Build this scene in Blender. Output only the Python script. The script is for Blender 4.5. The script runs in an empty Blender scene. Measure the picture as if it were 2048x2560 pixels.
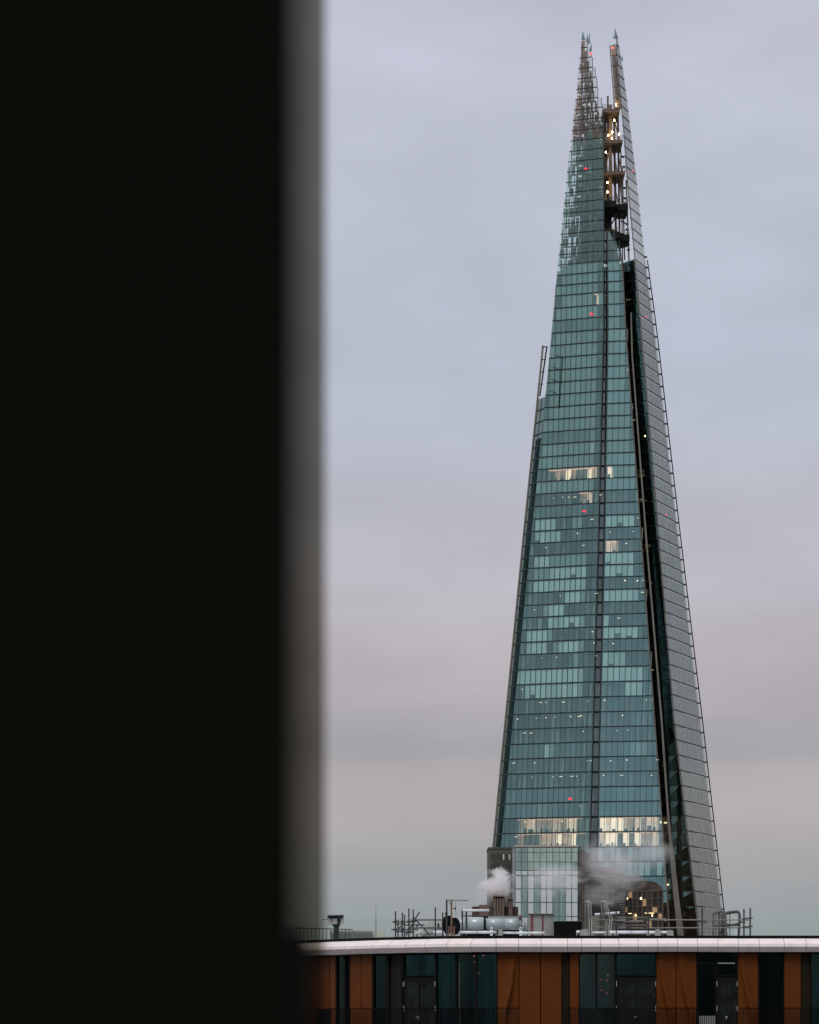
import bpy, math, random
from mathutils import Vector
R = math.radians
rng = random.Random(7)
scene = bpy.context.scene
col = scene.collection

# ------------------------------------------------------------------ camera
EYE = 39.0            # eye height above the street
F = 9300.0            # focal length in photograph pixels
HX, HY = 1024.0, 2560.0   # principal point (level camera, rise on the lens)
cam = bpy.data.cameras.new('camera')
co = bpy.data.objects.new('camera', cam); col.objects.link(co)
co.location = (0, 0, EYE); co.rotation_euler = (R(90), 0, 0)
cam.sensor_fit = 'HORIZONTAL'; cam.sensor_width = 36.0
cam.lens = 36.0 * F / 2048.0
cam.shift_y = (HY - 1280.0) / 2048.0
cam.clip_start = 0.05; cam.clip_end = 60000
cam.dof.use_dof = True; cam.dof.focus_distance = 420.0
cam.dof.aperture_fstop = cam.lens / 11.0
scene.camera = co

# ------------------------------------------------------------------ world, sun, exposure
def lin(c):
    return tuple(((v / 255.0) / 12.92 if v / 255.0 <= 0.04045 else ((v / 255.0 + 0.055) / 1.055) ** 2.4) for v in c)
SUN_EL, SUN_AZ = R(48), R(205)     # azimuth clockwise from +Y: behind the camera, to the left
world = bpy.data.worlds.new('World'); scene.world = world; world.use_nodes = True
wn, wl = world.node_tree.nodes, world.node_tree.links
wn.clear()
def W(t, **k):
    n = wn.new(t)
    for a, b in k.items(): setattr(n, a, b)
    return n
wout = W('ShaderNodeOutputWorld'); wbg = W('ShaderNodeBackground'); wbg2 = W('ShaderNodeBackground'); wmix = W('ShaderNodeMixShader')
sky = W('ShaderNodeTexSky', sky_type='NISHITA'); sky.sun_disc = False
sky.sun_elevation = SUN_EL; sky.sun_rotation = SUN_AZ; sky.air_density = 2.0; sky.dust_density = 4.0
wl.new(sky.outputs[0], wbg2.inputs[0]); wbg2.inputs[1].default_value = 0.07
tc = W('ShaderNodeTexCoord'); mp = W('ShaderNodeMapping'); mp.inputs['Scale'].default_value = (5, 5, 60)
wl.new(tc.outputs['Generated'], mp.inputs[0])
ns = W('ShaderNodeTexNoise'); ns.inputs['Scale'].default_value = 1.0; ns.inputs['Detail'].default_value = 4; ns.inputs['Roughness'].default_value = 0.5
wl.new(mp.outputs[0], ns.inputs['Vector'])
mp2 = W('ShaderNodeMapping'); mp2.inputs['Scale'].default_value = (14, 14, 34); mp2.inputs['Location'].default_value = (3.1, 0, 1.7)
wl.new(tc.outputs['Generated'], mp2.inputs[0])
ns2 = W('ShaderNodeTexNoise'); ns2.inputs['Scale'].default_value = 1.0; ns2.inputs['Detail'].default_value = 5
wl.new(mp2.outputs[0], ns2.inputs['Vector'])
sx = W('ShaderNodeSeparateXYZ'); wl.new(tc.outputs['Generated'], sx.inputs[0])
def M(op, a, b=None, c=None):
    n = W('ShaderNodeMath', operation=op)
    for i, v in enumerate((a, b, c)):
        if v is None: continue
        if isinstance(v, (int, float)): n.inputs[i].default_value = v
        else: wl.new(v, n.inputs[i])
    return n.outputs[0]
wob = M('MULTIPLY_ADD', ns.outputs[0], 0.030, -0.015)
zz = M('ADD', sx.outputs[2], wob)
ramp = W('ShaderNodeValToRGB'); wl.new(zz, ramp.inputs[0]); cr = ramp.color_ramp
stops = [(0.0, (128, 140, 142)), (0.024, (150, 161, 161)), (0.036, (161, 166, 169)), (0.050, (173, 170, 173)), (0.066, (177, 171, 176)), (0.076, (166, 165, 171)),
         (0.088, (179, 174, 181)), (0.104, (188, 182, 190)), (0.125, (188, 187, 198)), (0.165, (184, 190, 206)), (0.26, (191, 194, 210)), (0.45, (196, 199, 210)), (1.0, (232, 233, 240))]
while len(cr.elements) > 1: cr.elements.remove(cr.elements[-1])
for i, (p, c) in enumerate(stops):
    e = cr.elements[0] if i == 0 else cr.elements.new(p)
    e.position = p; e.color = (*lin(c), 1)
var = M('MULTIPLY_ADD', ns2.outputs[0], 0.44, 0.81)
vm = W('ShaderNodeVectorMath', operation='SCALE'); wl.new(ramp.outputs[0], vm.inputs[0]); wl.new(var, vm.inputs['Scale'])
wl.new(vm.outputs[0], wbg.inputs[0]); wbg.inputs[1].default_value = 1.0
wmix.inputs[0].default_value = 0.92
wl.new(wbg2.outputs[0], wmix.inputs[1]); wl.new(wbg.outputs[0], wmix.inputs[2]); wl.new(wmix.outputs[0], wout.inputs[0])

sun = bpy.data.lights.new('sun', 'SUN'); sun.energy = 1.5; sun.angle = R(25); sun.color = (1.0, 0.93, 0.90)
so = bpy.data.objects.new('sun', sun); col.objects.link(so)
sd = Vector((math.sin(SUN_AZ) * math.cos(SUN_EL), math.cos(SUN_AZ) * math.cos(SUN_EL), math.sin(SUN_EL)))
so.rotation_euler = (-sd).to_track_quat('-Z', 'Y').to_euler(); so.location = (0, -50, 150)

scene.view_settings.view_transform = 'Standard'; scene.view_settings.look = 'None'
scene.view_settings.exposure = 0.0; scene.view_settings.gamma = 1.0
scene.cycles.use_denoising = True
scene.cycles.max_bounces = 10; scene.cycles.transparent_max_bounces = 24
scene.cycles.volume_step_rate = 1.0; scene.cycles.volume_bounces = 6

# ------------------------------------------------------------------ materials
MATS = {}
def mat(name, c, rough=0.6, metal=0.0, spec=0.5, var=0.0, scale=2.0, bump=0.0, bscale=20.0, emit=None, streak=False):
    if name in MATS: return MATS[name]
    m = bpy.data.materials.new(name); m.use_nodes = True
    nt = m.node_tree; b = nt.nodes['Principled BSDF']
    b.inputs['Base Color'].default_value = (*c, 1); b.inputs['Roughness'].default_value = rough
    b.inputs['Metallic'].default_value = metal; b.inputs['Specular IOR Level'].default_value = spec
    if var or bump:
        t = nt.nodes.new('ShaderNodeTexCoord')
        v = t.outputs['Object']
        if streak:
            mpn = nt.nodes.new('ShaderNodeMapping'); mpn.inputs['Scale'].default_value = (1, 1, 0.12)
            nt.links.new(v, mpn.inputs[0]); v = mpn.outputs[0]
    if var:
        n = nt.nodes.new('ShaderNodeTexNoise'); n.inputs['Scale'].default_value = scale; n.inputs['Detail'].default_value = 5
        nt.links.new(v, n.inputs['Vector'])
        r = nt.nodes.new('ShaderNodeValToRGB'); nt.links.new(n.outputs[0], r.inputs[0])
        r.color_ramp.elements[0].position = 0.3; r.color_ramp.elements[1].position = 0.72
        r.color_ramp.elements[0].color = (*[x * (1 - var) for x in c], 1); r.color_ramp.elements[1].color = (*[min(1, x * (1 + var)) for x in c], 1)
        nt.links.new(r.outputs[0], b.inputs['Base Color'])
    if bump:
        n = nt.nodes.new('ShaderNodeTexNoise'); n.inputs['Scale'].default_value = bscale; n.inputs['Detail'].default_value = 3
        nt.links.new(v, n.inputs['Vector'])
        bp = nt.nodes.new('ShaderNodeBump'); bp.inputs['Strength'].default_value = bump; bp.inputs['Distance'].default_value = 0.02
        nt.links.new(n.outputs[0], bp.inputs['Height']); nt.links.new(bp.outputs[0], b.inputs['Normal'])
    if emit:
        b.inputs['Emission Color'].default_value = (*emit[0], 1); b.inputs['Emission Strength'].default_value = emit[1]
    MATS[name] = m
    return m
def glass(name, refl, trans, rough=0.03, fres=0.5, ior=1.5, mottle=0.0, mscale=0.25):
    """coated facade glass: tinted mirror coat + tinted see-through, Fresnel on top"""
    m = bpy.data.materials.new(name); m.use_nodes = True; nt = m.node_tree; nt.nodes.clear(); N = nt.nodes.new; L = nt.links.new
    o = N('ShaderNodeOutputMaterial'); t = N('ShaderNodeBsdfTransparent'); g = N('ShaderNodeBsdfGlossy'); a = N('ShaderNodeAddShader')
    t.inputs[0].default_value = (*trans, 1); g.inputs['Color'].default_value = (*refl, 1); g.inputs['Roughness'].default_value = rough
    if mottle:
        tc_ = N('ShaderNodeTexCoord'); n = N('ShaderNodeTexNoise'); n.inputs['Scale'].default_value = mscale; n.inputs['Detail'].default_value = 6
        mp_ = N('ShaderNodeMapping'); mp_.inputs['Scale'].default_value = (3, 3, 0.5); L(tc_.outputs['Object'], mp_.inputs[0]); L(mp_.outputs[0], n.inputs['Vector'])
        mr = N('ShaderNodeMapRange'); mr.inputs[1].default_value = 0.3; mr.inputs[2].default_value = 0.7; mr.inputs[3].default_value = 1 - mottle; mr.inputs[4].default_value = 1 + mottle
        L(n.outputs[0], mr.inputs[0])
        vmn = N('ShaderNodeVectorMath'); vmn.operation = 'SCALE'; vmn.inputs[0].default_value = refl; L(mr.outputs[0], vmn.inputs['Scale']); L(vmn.outputs[0], g.inputs['Color'])
    L(t.outputs[0], a.inputs[0]); L(g.outputs[0], a.inputs[1])
    fr = N('ShaderNodeFresnel'); fr.inputs[0].default_value = ior; g2 = N('ShaderNodeBsdfGlossy'); g2.inputs['Color'].default_value = (fres, fres, fres, 1); g2.inputs['Roughness'].default_value = rough
    mx = N('ShaderNodeMixShader'); L(fr.outputs[0], mx.inputs[0]); L(a.outputs[0], mx.inputs[1]); L(g2.outputs[0], mx.inputs[2]); L(mx.outputs[0], o.inputs[0])
    MATS[name] = m
    return m
def brickmat(name, c1, c2, mortar, scale, bw=0.5, rh=0.25, rough=0.8):
    m = bpy.data.materials.new(name); m.use_nodes = True; nt = m.node_tree; b = nt.nodes['Principled BSDF']; b.inputs['Roughness'].default_value = rough
    t = nt.nodes.new('ShaderNodeTexCoord'); s = nt.nodes.new('ShaderNodeSeparateXYZ'); cb = nt.nodes.new('ShaderNodeCombineXYZ')
    ad = nt.nodes.new('ShaderNodeMath'); nt.links.new(t.outputs['Object'], s.inputs[0])
    nt.links.new(s.outputs[0], ad.inputs[0]); nt.links.new(s.outputs[1], ad.inputs[1]); nt.links.new(ad.outputs[0], cb.inputs[0]); nt.links.new(s.outputs[2], cb.inputs[1])
    k = nt.nodes.new('ShaderNodeTexBrick'); k.inputs['Color1'].default_value = (*c1, 1); k.inputs['Color2'].default_value = (*c2, 1); k.inputs['Mortar'].default_value = (*mortar, 1)
    k.inputs['Scale'].default_value = scale; k.inputs['Brick Width'].default_value = bw; k.inputs['Row Height'].default_value = rh; k.inputs['Mortar Size'].default_value = 0.03
    nt.links.new(cb.outputs[0], k.inputs['Vector']); nt.links.new(k.outputs[0], b.inputs['Base Color'])
    MATS[name] = m
    return m
def emis(name, c, s):
    m = bpy.data.materials.new(name); m.use_nodes = True; nt = m.node_tree; nt.nodes.clear()
    o = nt.nodes.new('ShaderNodeOutputMaterial'); e = nt.nodes.new('ShaderNodeEmission'); e.inputs[0].default_value = (*c, 1); e.inputs[1].default_value = s
    nt.links.new(e.outputs[0], o.inputs[0]); MATS[name] = m
    return m

# ------------------------------------------------------------------ mesh helpers
class MB:
    def __init__(s): s.v = []; s.f = []; s.m = []
    def poly(s, pts, mi=0):
        b = len(s.v); s.v += [tuple(p) for p in pts]; s.f.append(tuple(range(b, b + len(pts)))); s.m.append(mi)
    def hexa(s, a, b, mi=0, skip=()):
        """a: 4 points of one face, b: the matching 4 of the opposite face"""
        n = len(s.v); s.v += [tuple(p) for p in a] + [tuple(p) for p in b]
        fs = [(0, 1, 2, 3), (7, 6, 5, 4), (0, 4, 5, 1), (1, 5, 6, 2), (2, 6, 7, 3), (3, 7, 4, 0)]
        for i, f in enumerate(fs):
            if i in skip: continue
            s.f.append(tuple(n + k for k in f)); s.m.append(mi)
    def box(s, x0, x1, y0, y1, z0, z1, mi=0):
        s.hexa([(x0, y0, z0), (x1, y0, z0), (x1, y0, z1), (x0, y0, z1)], [(x0, y1, z0), (x1, y1, z0), (x1, y1, z1), (x0, y1, z1)], mi)
    def bar(s, p, q, w, h=None, mi=0, up=(0, 0, 1)):
        p, q = Vector(p), Vector(q); h = h or w; d = (q - p)
        if d.length < 1e-6: return
        d.normalize(); u = Vector(up)
        if abs(d.dot(u)) > 0.95: u = Vector((0, 1, 0))
        a = d.cross(u).normalized() * (w / 2); b = a.cross(d).normalized() * (h / 2)
        s.hexa([p - a - b, p + a - b, p + a + b, p - a + b], [q - a - b, q + a - b, q + a + b, q - a + b], mi)
    def tube(s, p, q, r, n=8, mi=0, r2=None, cap=True):
        p, q = Vector(p), Vector(q); r2 = r if r2 is None else r2; d = (q - p)
        if d.length < 1e-6: return
        d.normalize(); u = Vector((0, 0, 1)) if abs(d.z) < 0.9 else Vector((0, 1, 0))
        a = d.cross(u).normalized(); b = a.cross(d).normalized(); k = len(s.v)
        for i in range(n):
            t = 2 * math.pi * i / n; o = a * math.cos(t) + b * math.sin(t)
            s.v.append(tuple(p + o * r)); s.v.append(tuple(q + o * r2))
        for i in range(n):
            j = (i + 1) % n; s.f.append((k + 2 * i, k + 2 * j, k + 2 * j + 1, k + 2 * i + 1)); s.m.append(mi)
        if cap:
            s.f.append(tuple(k + 2 * i for i in range(n))[::-1]); s.m.append(mi)
            s.f.append(tuple(k + 2 * i + 1 for i in range(n))); s.m.append(mi)
    def path(s, pts, r, n=8, mi=0):
        for i in range(len(pts) - 1): s.tube(pts[i], pts[i + 1], r, n, mi)
    def build(s, name, mats, parent=None, smooth=False):
        me = bpy.data.meshes.new(name)
        off = parent['_o'] if parent is not None and '_o' in parent else None
        o3 = Vector(off) if off is not None else Vector((0, 0, 0))
        me.from_pydata([tuple(Vector(p) - o3) for p in s.v], [], s.f)
        if not isinstance(mats, (list, tuple)): mats = [mats]
        for m in mats: me.materials.append(m)
        for p, mi in zip(me.polygons, s.m):
            p.material_index = mi; p.use_smooth = smooth
        me.update()
        o = bpy.data.objects.new(name, me); col.objects.link(o)
        if parent is not None:
            o.parent = parent; o['_o'] = tuple(o3)
        return o
ALL = []
def tag(o, label, cat, group=None):
    o['label'] = label; o['category'] = cat
    if group: o['group'] = group
    return o
def thing(name, loc, label, cat, group=None):
    o = bpy.data.objects.new(name, None); col.objects.link(o); o.location = loc; o['_o'] = tuple(loc); o.empty_display_size = 0.5
    return tag(o, label, cat, group)
def struct(o): o['kind'] = 'structure'; return o
def stuff(o): o['kind'] = 'stuff'; return o
def at(px, py, Y):
    return Vector(((px - HX) / F * Y, Y, EYE + (HY - py) / F * Y))
def ray(px, py):
    return Vector(((px - HX) / F, 1.0, (HY - py) / F))
def interp(x, xs, ys):
    if x <= xs[0]:
        return ys[0] + (x - xs[0]) * (ys[1] - ys[0]) / (xs[1] - xs[0])
    if x >= xs[-1]:
        return ys[-1] + (x - xs[-1]) * (ys[-1] - ys[-2]) / (xs[-1] - xs[-2])
    for i in range(len(xs) - 1):
        if xs[i] <= x <= xs[i + 1]:
            return ys[i] + (x - xs[i]) / (xs[i + 1] - xs[i]) * (ys[i + 1] - ys[i])

# ------------------------------------------------------------------ ground
g = MB(); g.poly([(-30000, -30000, 0), (30000, -30000, 0), (30000, 30000, 0), (-30000, 30000, 0)])
struct(g.build('ground', mat('ground', (0.13, 0.125, 0.12), 0.9, var=0.3, scale=0.02)))

# =================================================================== the glass skyscraper
class Face:
    def __init__(s, px, py, Y, k, slope):
        s.O = at(px, py, Y); s.d = Vector((1, k, 0)).normalized()
        n = Vector((k, -1, 0)).normalized(); s.n = n if n.y < 0 else -n
        s.s = slope
    def P(s, u, z, off=0.0):
        p = s.O + s.d * u + s.n * (off - s.s * (z - s.O.z)); return Vector((p.x, p.y, z))
    def uz(s, px, py):
        r = ray(px, py); c = Vector((0, 0, EYE))
        # n.(c + t r - O) + slope*(z-Oz) = 0
        A = s.n.dot(r) + s.s * r.z; B = s.n.dot(c - s.O) + s.s * (c.z - s.O.z)
        t = -B / A; p = c + r * t
        return (Vector((p.x, p.y, 0)) - Vector((s.O.x, s.O.y, 0)) + s.n * s.s * (p.z - s.O.z)).dot(s.d), p.z
    def edge(s, pts):
        q = sorted((s.uz(x, y)[1], s.uz(x, y)[0]) for x, y in pts)
        zs = [a for a, b in q]; us = [b for a, b in q]
        return lambda z: interp(z, zs, us)
FL = Face(1472, 2300, 1000.0, -0.46, 0.10)
FM = Face(1492, 2300, 1000.0, -0.22, 0.10)
FR = Face(1747, 2300, 997.0, 3.0, 0.115)
L_left = FL.edge([(1457, 80), (1435.7, 277), (1416, 450), (1394.6, 665), (1373, 900), (1328, 1340), (1273, 1900), (1252, 2121), (1229, 2350)])
L_right = FL.edge([(1508, 60), (1508, 290), (1509, 520), (1508, 820), (1495, 1340), (1482, 1800), (1473, 2130), (1467, 2360)])
L_top = FL.edge([(1460, 80), (1466, 104), (1473, 128), (1484, 174), (1492, 222), (1499, 247), (1508, 290), (1514, 330)])   # stair-stepped right edge of the tip
M_left = FM.edge([(1520, 560), (1521, 820), (1513, 1340), (1502, 1800), (1495, 2130), (1489, 2360)])
M_right = FM.edge([(1521, 572), (1549, 616), (1554, 643), (1563.6, 820), (1602, 1340), (1636, 1800), (1665.7, 2208), (1675, 2360)])
R_left = FR.edge([(1541, 95), (1543, 143), (1549, 217), (1558, 310), (1566, 421), (1576, 531), (1587, 643), (1603, 820), (1647.6, 1340), (1686, 1800), (1745, 2301), (1752, 2360)])
R_right = FR.edge([(1544.5, 95), (1555, 150), (1565.5, 226), (1574.8, 304), (1591.5, 445), (1613, 640), (1637, 820), (1697, 1340), (1752, 1800), (1806, 2278), (1816, 2360)])
class SideShard:      # narrow side shard on the far left, turning the corner behind the left face
    d = Vector((1, -2.6, 0)).normalized(); n = Vector((-2.6, -1, 0)).normalized()
    def P(s, u, z, off=0.0):
        p = FL.P(L_left(z) - 0.35, z, -0.9); q = p + s.d * u + s.n * off; return Vector((q.x, q.y, z))
    def uz(s, px, py): return 0.0, FL.uz(px, py)[1]
FW = SideShard()
W_left = lambda z: -5.3
W_right = lambda z: 0.0
# floor levels read at the fold between the two front faces
fy = [2117 + 37.4 * i for i in range(7, 0, -1)] + [2117 - 37.5 * i for i in range(13)] + [1629 - 31.02 * i for i in range(30)] + [729.5 - 25.7 * i for i in range(1, 26)]
def fx(y): return interp(-y, [-2360, -2130, -1800, -1340, -820, -520, -290, -60], [1467, 1473, 1482, 1495, 1508, 1509, 1508, 1508])
FZ = [FL.uz(fx(y), y)[1] for y in fy]
NB = 7       # floors below the reference line
Z_SOLID = FL.uz(1508, 655)[1]; Z_660 = FM.uz(1540, 640)[1]

tower = thing('glass_skyscraper', (55, 1020, 0), 'tall tapering glass skyscraper with two split jagged spires above the city rooftops', 'skyscraper')
GL = [glass('glass_teal_%d' % i, tuple(c * f for c in (0.112, 0.196, 0.186)), (0.66, 0.82, 0.775)) for i, f in enumerate((0.9, 1.0, 1.1, 0.97))]
GM = [glass('glass_blue_%d' % i, tuple(c * f for c in (0.124, 0.225, 0.226)), (0.67, 0.83, 0.80)) for i, f in enumerate((0.92, 1.0, 1.08, 0.98))]
GR = [glass('glass_sheen_%d' % i, tuple(c * f for c in (0.32, 0.345, 0.310)), (0.60, 0.62, 0.57), rough=0.12, fres=0.5, mottle=0.10) for i, f in enumerate((0.94, 1.0, 1.06, 0.98))]  # same glass as the other faces; grazing sky sheen put into its greyer coat
GS = glass('glass_spire', (0.055, 0.060, 0.056), (0.78, 0.77, 0.74), fres=0.3)
GT = glass('glass_spire_low', (0.085, 0.138, 0.130), (0.62, 0.75, 0.71), fres=0.3)
GW = glass('glass_side', (0.016, 0.036, 0.031), (0.30, 0.36, 0.33), fres=0.06, mottle=0.7, mscale=0.15)
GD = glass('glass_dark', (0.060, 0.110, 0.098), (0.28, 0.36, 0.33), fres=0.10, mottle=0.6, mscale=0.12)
FRAME = mat('frame_dark', (0.026, 0.040, 0.039), 0.6, spec=0.15)
MULL = mat('mullion_grey', (0.045, 0.07, 0.068), 0.6, spec=0.2)
CONC = mat('concrete_core', (0.30, 0.29, 0.27), 0.9, var=0.35, scale=0.3)
SLAB = mat('floor_slab', (0.20, 0.20, 0.19), 0.9)
STEEL = mat('steel_bronze', (0.17, 0.125, 0.095), 0.55, metal=0.2, var=0.3, scale=0.6)
STEELD = mat('steel_dark', (0.014, 0.016, 0.016), 0.7, spec=0.12)
TAN = mat('fin_tan', (0.125, 0.118, 0.095), 0.6, var=0.2, scale=0.2)
BL = [mat('blind_pale', (0.80, 0.84, 0.82), 0.8), mat('blind_pale2', (0.66, 0.70, 0.69), 0.8), mat('blind_dim', (0.36, 0.40, 0.39), 0.85), mat('plant_panel', (0.13, 0.165, 0.19), 0.8, var=0.1, scale=0.3)]
LAMP = emis('lamp_warm', (1.0, 0.52, 0.37), 1.0)
LAMPW = emis('lamp_white', (1.0, 0.70, 0.52), 2.6)
LAMPS = emis('lamp_spire', (1.0, 0.66, 0.30), 45.0)
RED = emis('lamp_red', (1.0, 0.015, 0.045), 3.5)
WALLW = mat('glow_wall', (0.80, 0.66, 0.54), 0.8, var=0.3, scale=0.5, emit=((1.0, 0.50, 0.37), 0.22)); WALLS = [WALLW, mat('glow_wall_dim', (0.60, 0.48, 0.40), 0.8, var=0.4, scale=0.6, emit=((1.0, 0.48, 0.36), 0.08)), mat('glow_wall_bright', (0.85, 0.72, 0.6), 0.8, var=0.3, scale=0.7, emit=((1.0, 0.60, 0.44), 0.45)), mat('glow_wall_strong', (0.85, 0.75, 0.65), 0.8, var=0.2, scale=0.9, emit=((1.0, 0.68, 0.50), 0.95)), mat('room_dark', (0.2, 0.19, 0.17), 0.8)]  # room light is put into the wall colours as their own glow
WOOD = mat('furniture', (0.10, 0.075, 0.05), 0.8, var=0.5, scale=1.0)

# what is seen behind each pane, counted from the fold outwards: B pale blind, b greyer blind, D dim blind, P plant panel, O open room, L lit room
SPEC_L = {0: 'OLLLLLLLLLLL', 1: 'OOLLLLLLLLLL', 2: 'ODOPPPPPDDPPPP', 3: 'OOPPPPPPPPPPPP', 4: 'OOOOOOOOOOOOO', 5: 'OOOOOOOOOOOO', 6: 'OOPPPPPDBPPPP', 7: 'OOOOOOOOOOO', 8: 'OOOOOOOOOOOOO',
          9: 'OOOOOOOOOOOO', 10: 'OODBBBBBBBBBBO', 11: 'OObBBBBBBBBBBb', 12: 'OOODOOOOOOOO', 13: 'OODBBBbDOBBBBO', 14: 'OOOOOOOODBBBBO', 15: 'OODBBBBBBODOOO', 16: 'OOOOOOBBBDOOO', 17: 'OODBBBOOOOOO',
          18: 'OOBBBBBBBBBBO', 19: 'OOBBBBBBBDDDO', 20: 'OODDDDDDDBBBO', 21: 'OOOOOOOOOOO', 22: 'OOOOOOOBBBBBO', 23: 'OOODDOOOBBBBO', 24: 'OOPPPPPPPPPPPP', 25: 'OOOOOOOOOOO', 26: 'ODDDDDDDDDDDO', 27: 'OLLLLLLLLLOO',
          28: 'ODDDDDDDDDDDO', 29: 'ObDDDDDDDDDO', 30: 'ODPPPPPPPPPPO', 39: 'OPPPPPPPPPPP', 41: 'DLDDDDDDO'}
SPEC_M = {0: 'LLLLLLLLL', 1: 'LLLLLLLLLL', 2: 'PPPPPPPPPP', 3: 'PPPPPPPPPPP', 4: 'OOOOOOOOO', 5: 'OOOOOOOOO', 6: 'PPPPPDDDP', 7: 'OOOOOOOOO', 8: 'OOOOOOO', 9: 'OOOOOO', 10: 'OOOOBBBO', 11: 'bBBBBBBO', 12: 'BBBBOOOO', 13: 'OOOOOOO',
          14: 'BBBBBBOO', 15: 'BOOOOOO', 16: 'OOOOOOO', 17: 'BBBBBBOO', 18: 'OOOOOOO', 19: 'BBBBBOO', 20: 'BBBBBOO', 21: 'OOOOOO', 22: 'OOOOOO', 23: 'BBBBBOO', 24: 'PPPPPPP', 25: 'OOOOOO', 26: 'DDDDDO', 27: 'LDDDDO'}
def kind_of(face, fl, j, n):
    sp = (SPEC_L if face == 'L' else SPEC_M).get(fl)
    if fl < 0: return 'O' if face == 'L' or fl < -2 else 'bDObDbDOb'[(j * 2 + fl) % 9]
    if sp: return sp[j] if j < len(sp) else sp[-1]
    if face == 'L': return 'O' if j == 0 or j >= n - 1 else 'D'
    return 'D' if j < n - 1 else 'O'

panes = []       # (size, face key, corner points, material)
mull = {'L': MB(), 'M': MB(), 'R': MB(), 'W': MB()}
blind = MB(); clutter = MB(); lampw = MB(); litceil = MB(); litwall = MB(); cols_in = MB()
PW = 1.56
def quad_pane(face, key, u0b, u1b, u0t, u1t, z0, z1, mi, th=0.06):
    g_ = 0.045
    a = [face.P(u0b + g_, z0, 0), face.P(u1b - g_, z0, 0), face.P(u1t - g_, z1, 0), face.P(u0t + g_, z1, 0)]
    b = [face.P(u0b + g_, z0, -th), face.P(u1b - g_, z0, -th), face.P(u1t - g_, z1, -th), face.P(u0t + g_, z1, -th)]
    panes.append(((abs(u1b - u0b) + abs(u1t - u0t)) * (z1 - z0), key, a, b, mi, 0.5 * (z0 + z1)))
def transom(name, face, ua, ub, z, h, proud, back=0.3):
    m = MB()
    m.hexa([face.P(ua, z - h / 2, proud), face.P(ub, z - h / 2, proud), face.P(ub, z + h / 2, proud), face.P(ua, z + h / 2, proud)],
           [face.P(ua, z - h / 2, -back), face.P(ub, z - h / 2, -back), face.P(ub, z + h / 2, -back), face.P(ua, z + h / 2, -back)])
    return m.build(name, FRAME, tower)
def panel(mb, face, u0b, u1b, u0t, u1t, z0, z1, off, mi=0, th=0.05):
    mb.hexa([face.P(u0b, z0, off), face.P(u1b, z0, off), face.P(u1t, z1, off), face.P(u0t, z1, off)],
            [face.P(u0b, z0, off - th), face.P(u1b, z0, off - th), face.P(u1t, z1, off - th), face.P(u0t, z1, off - th)], mi)

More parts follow.
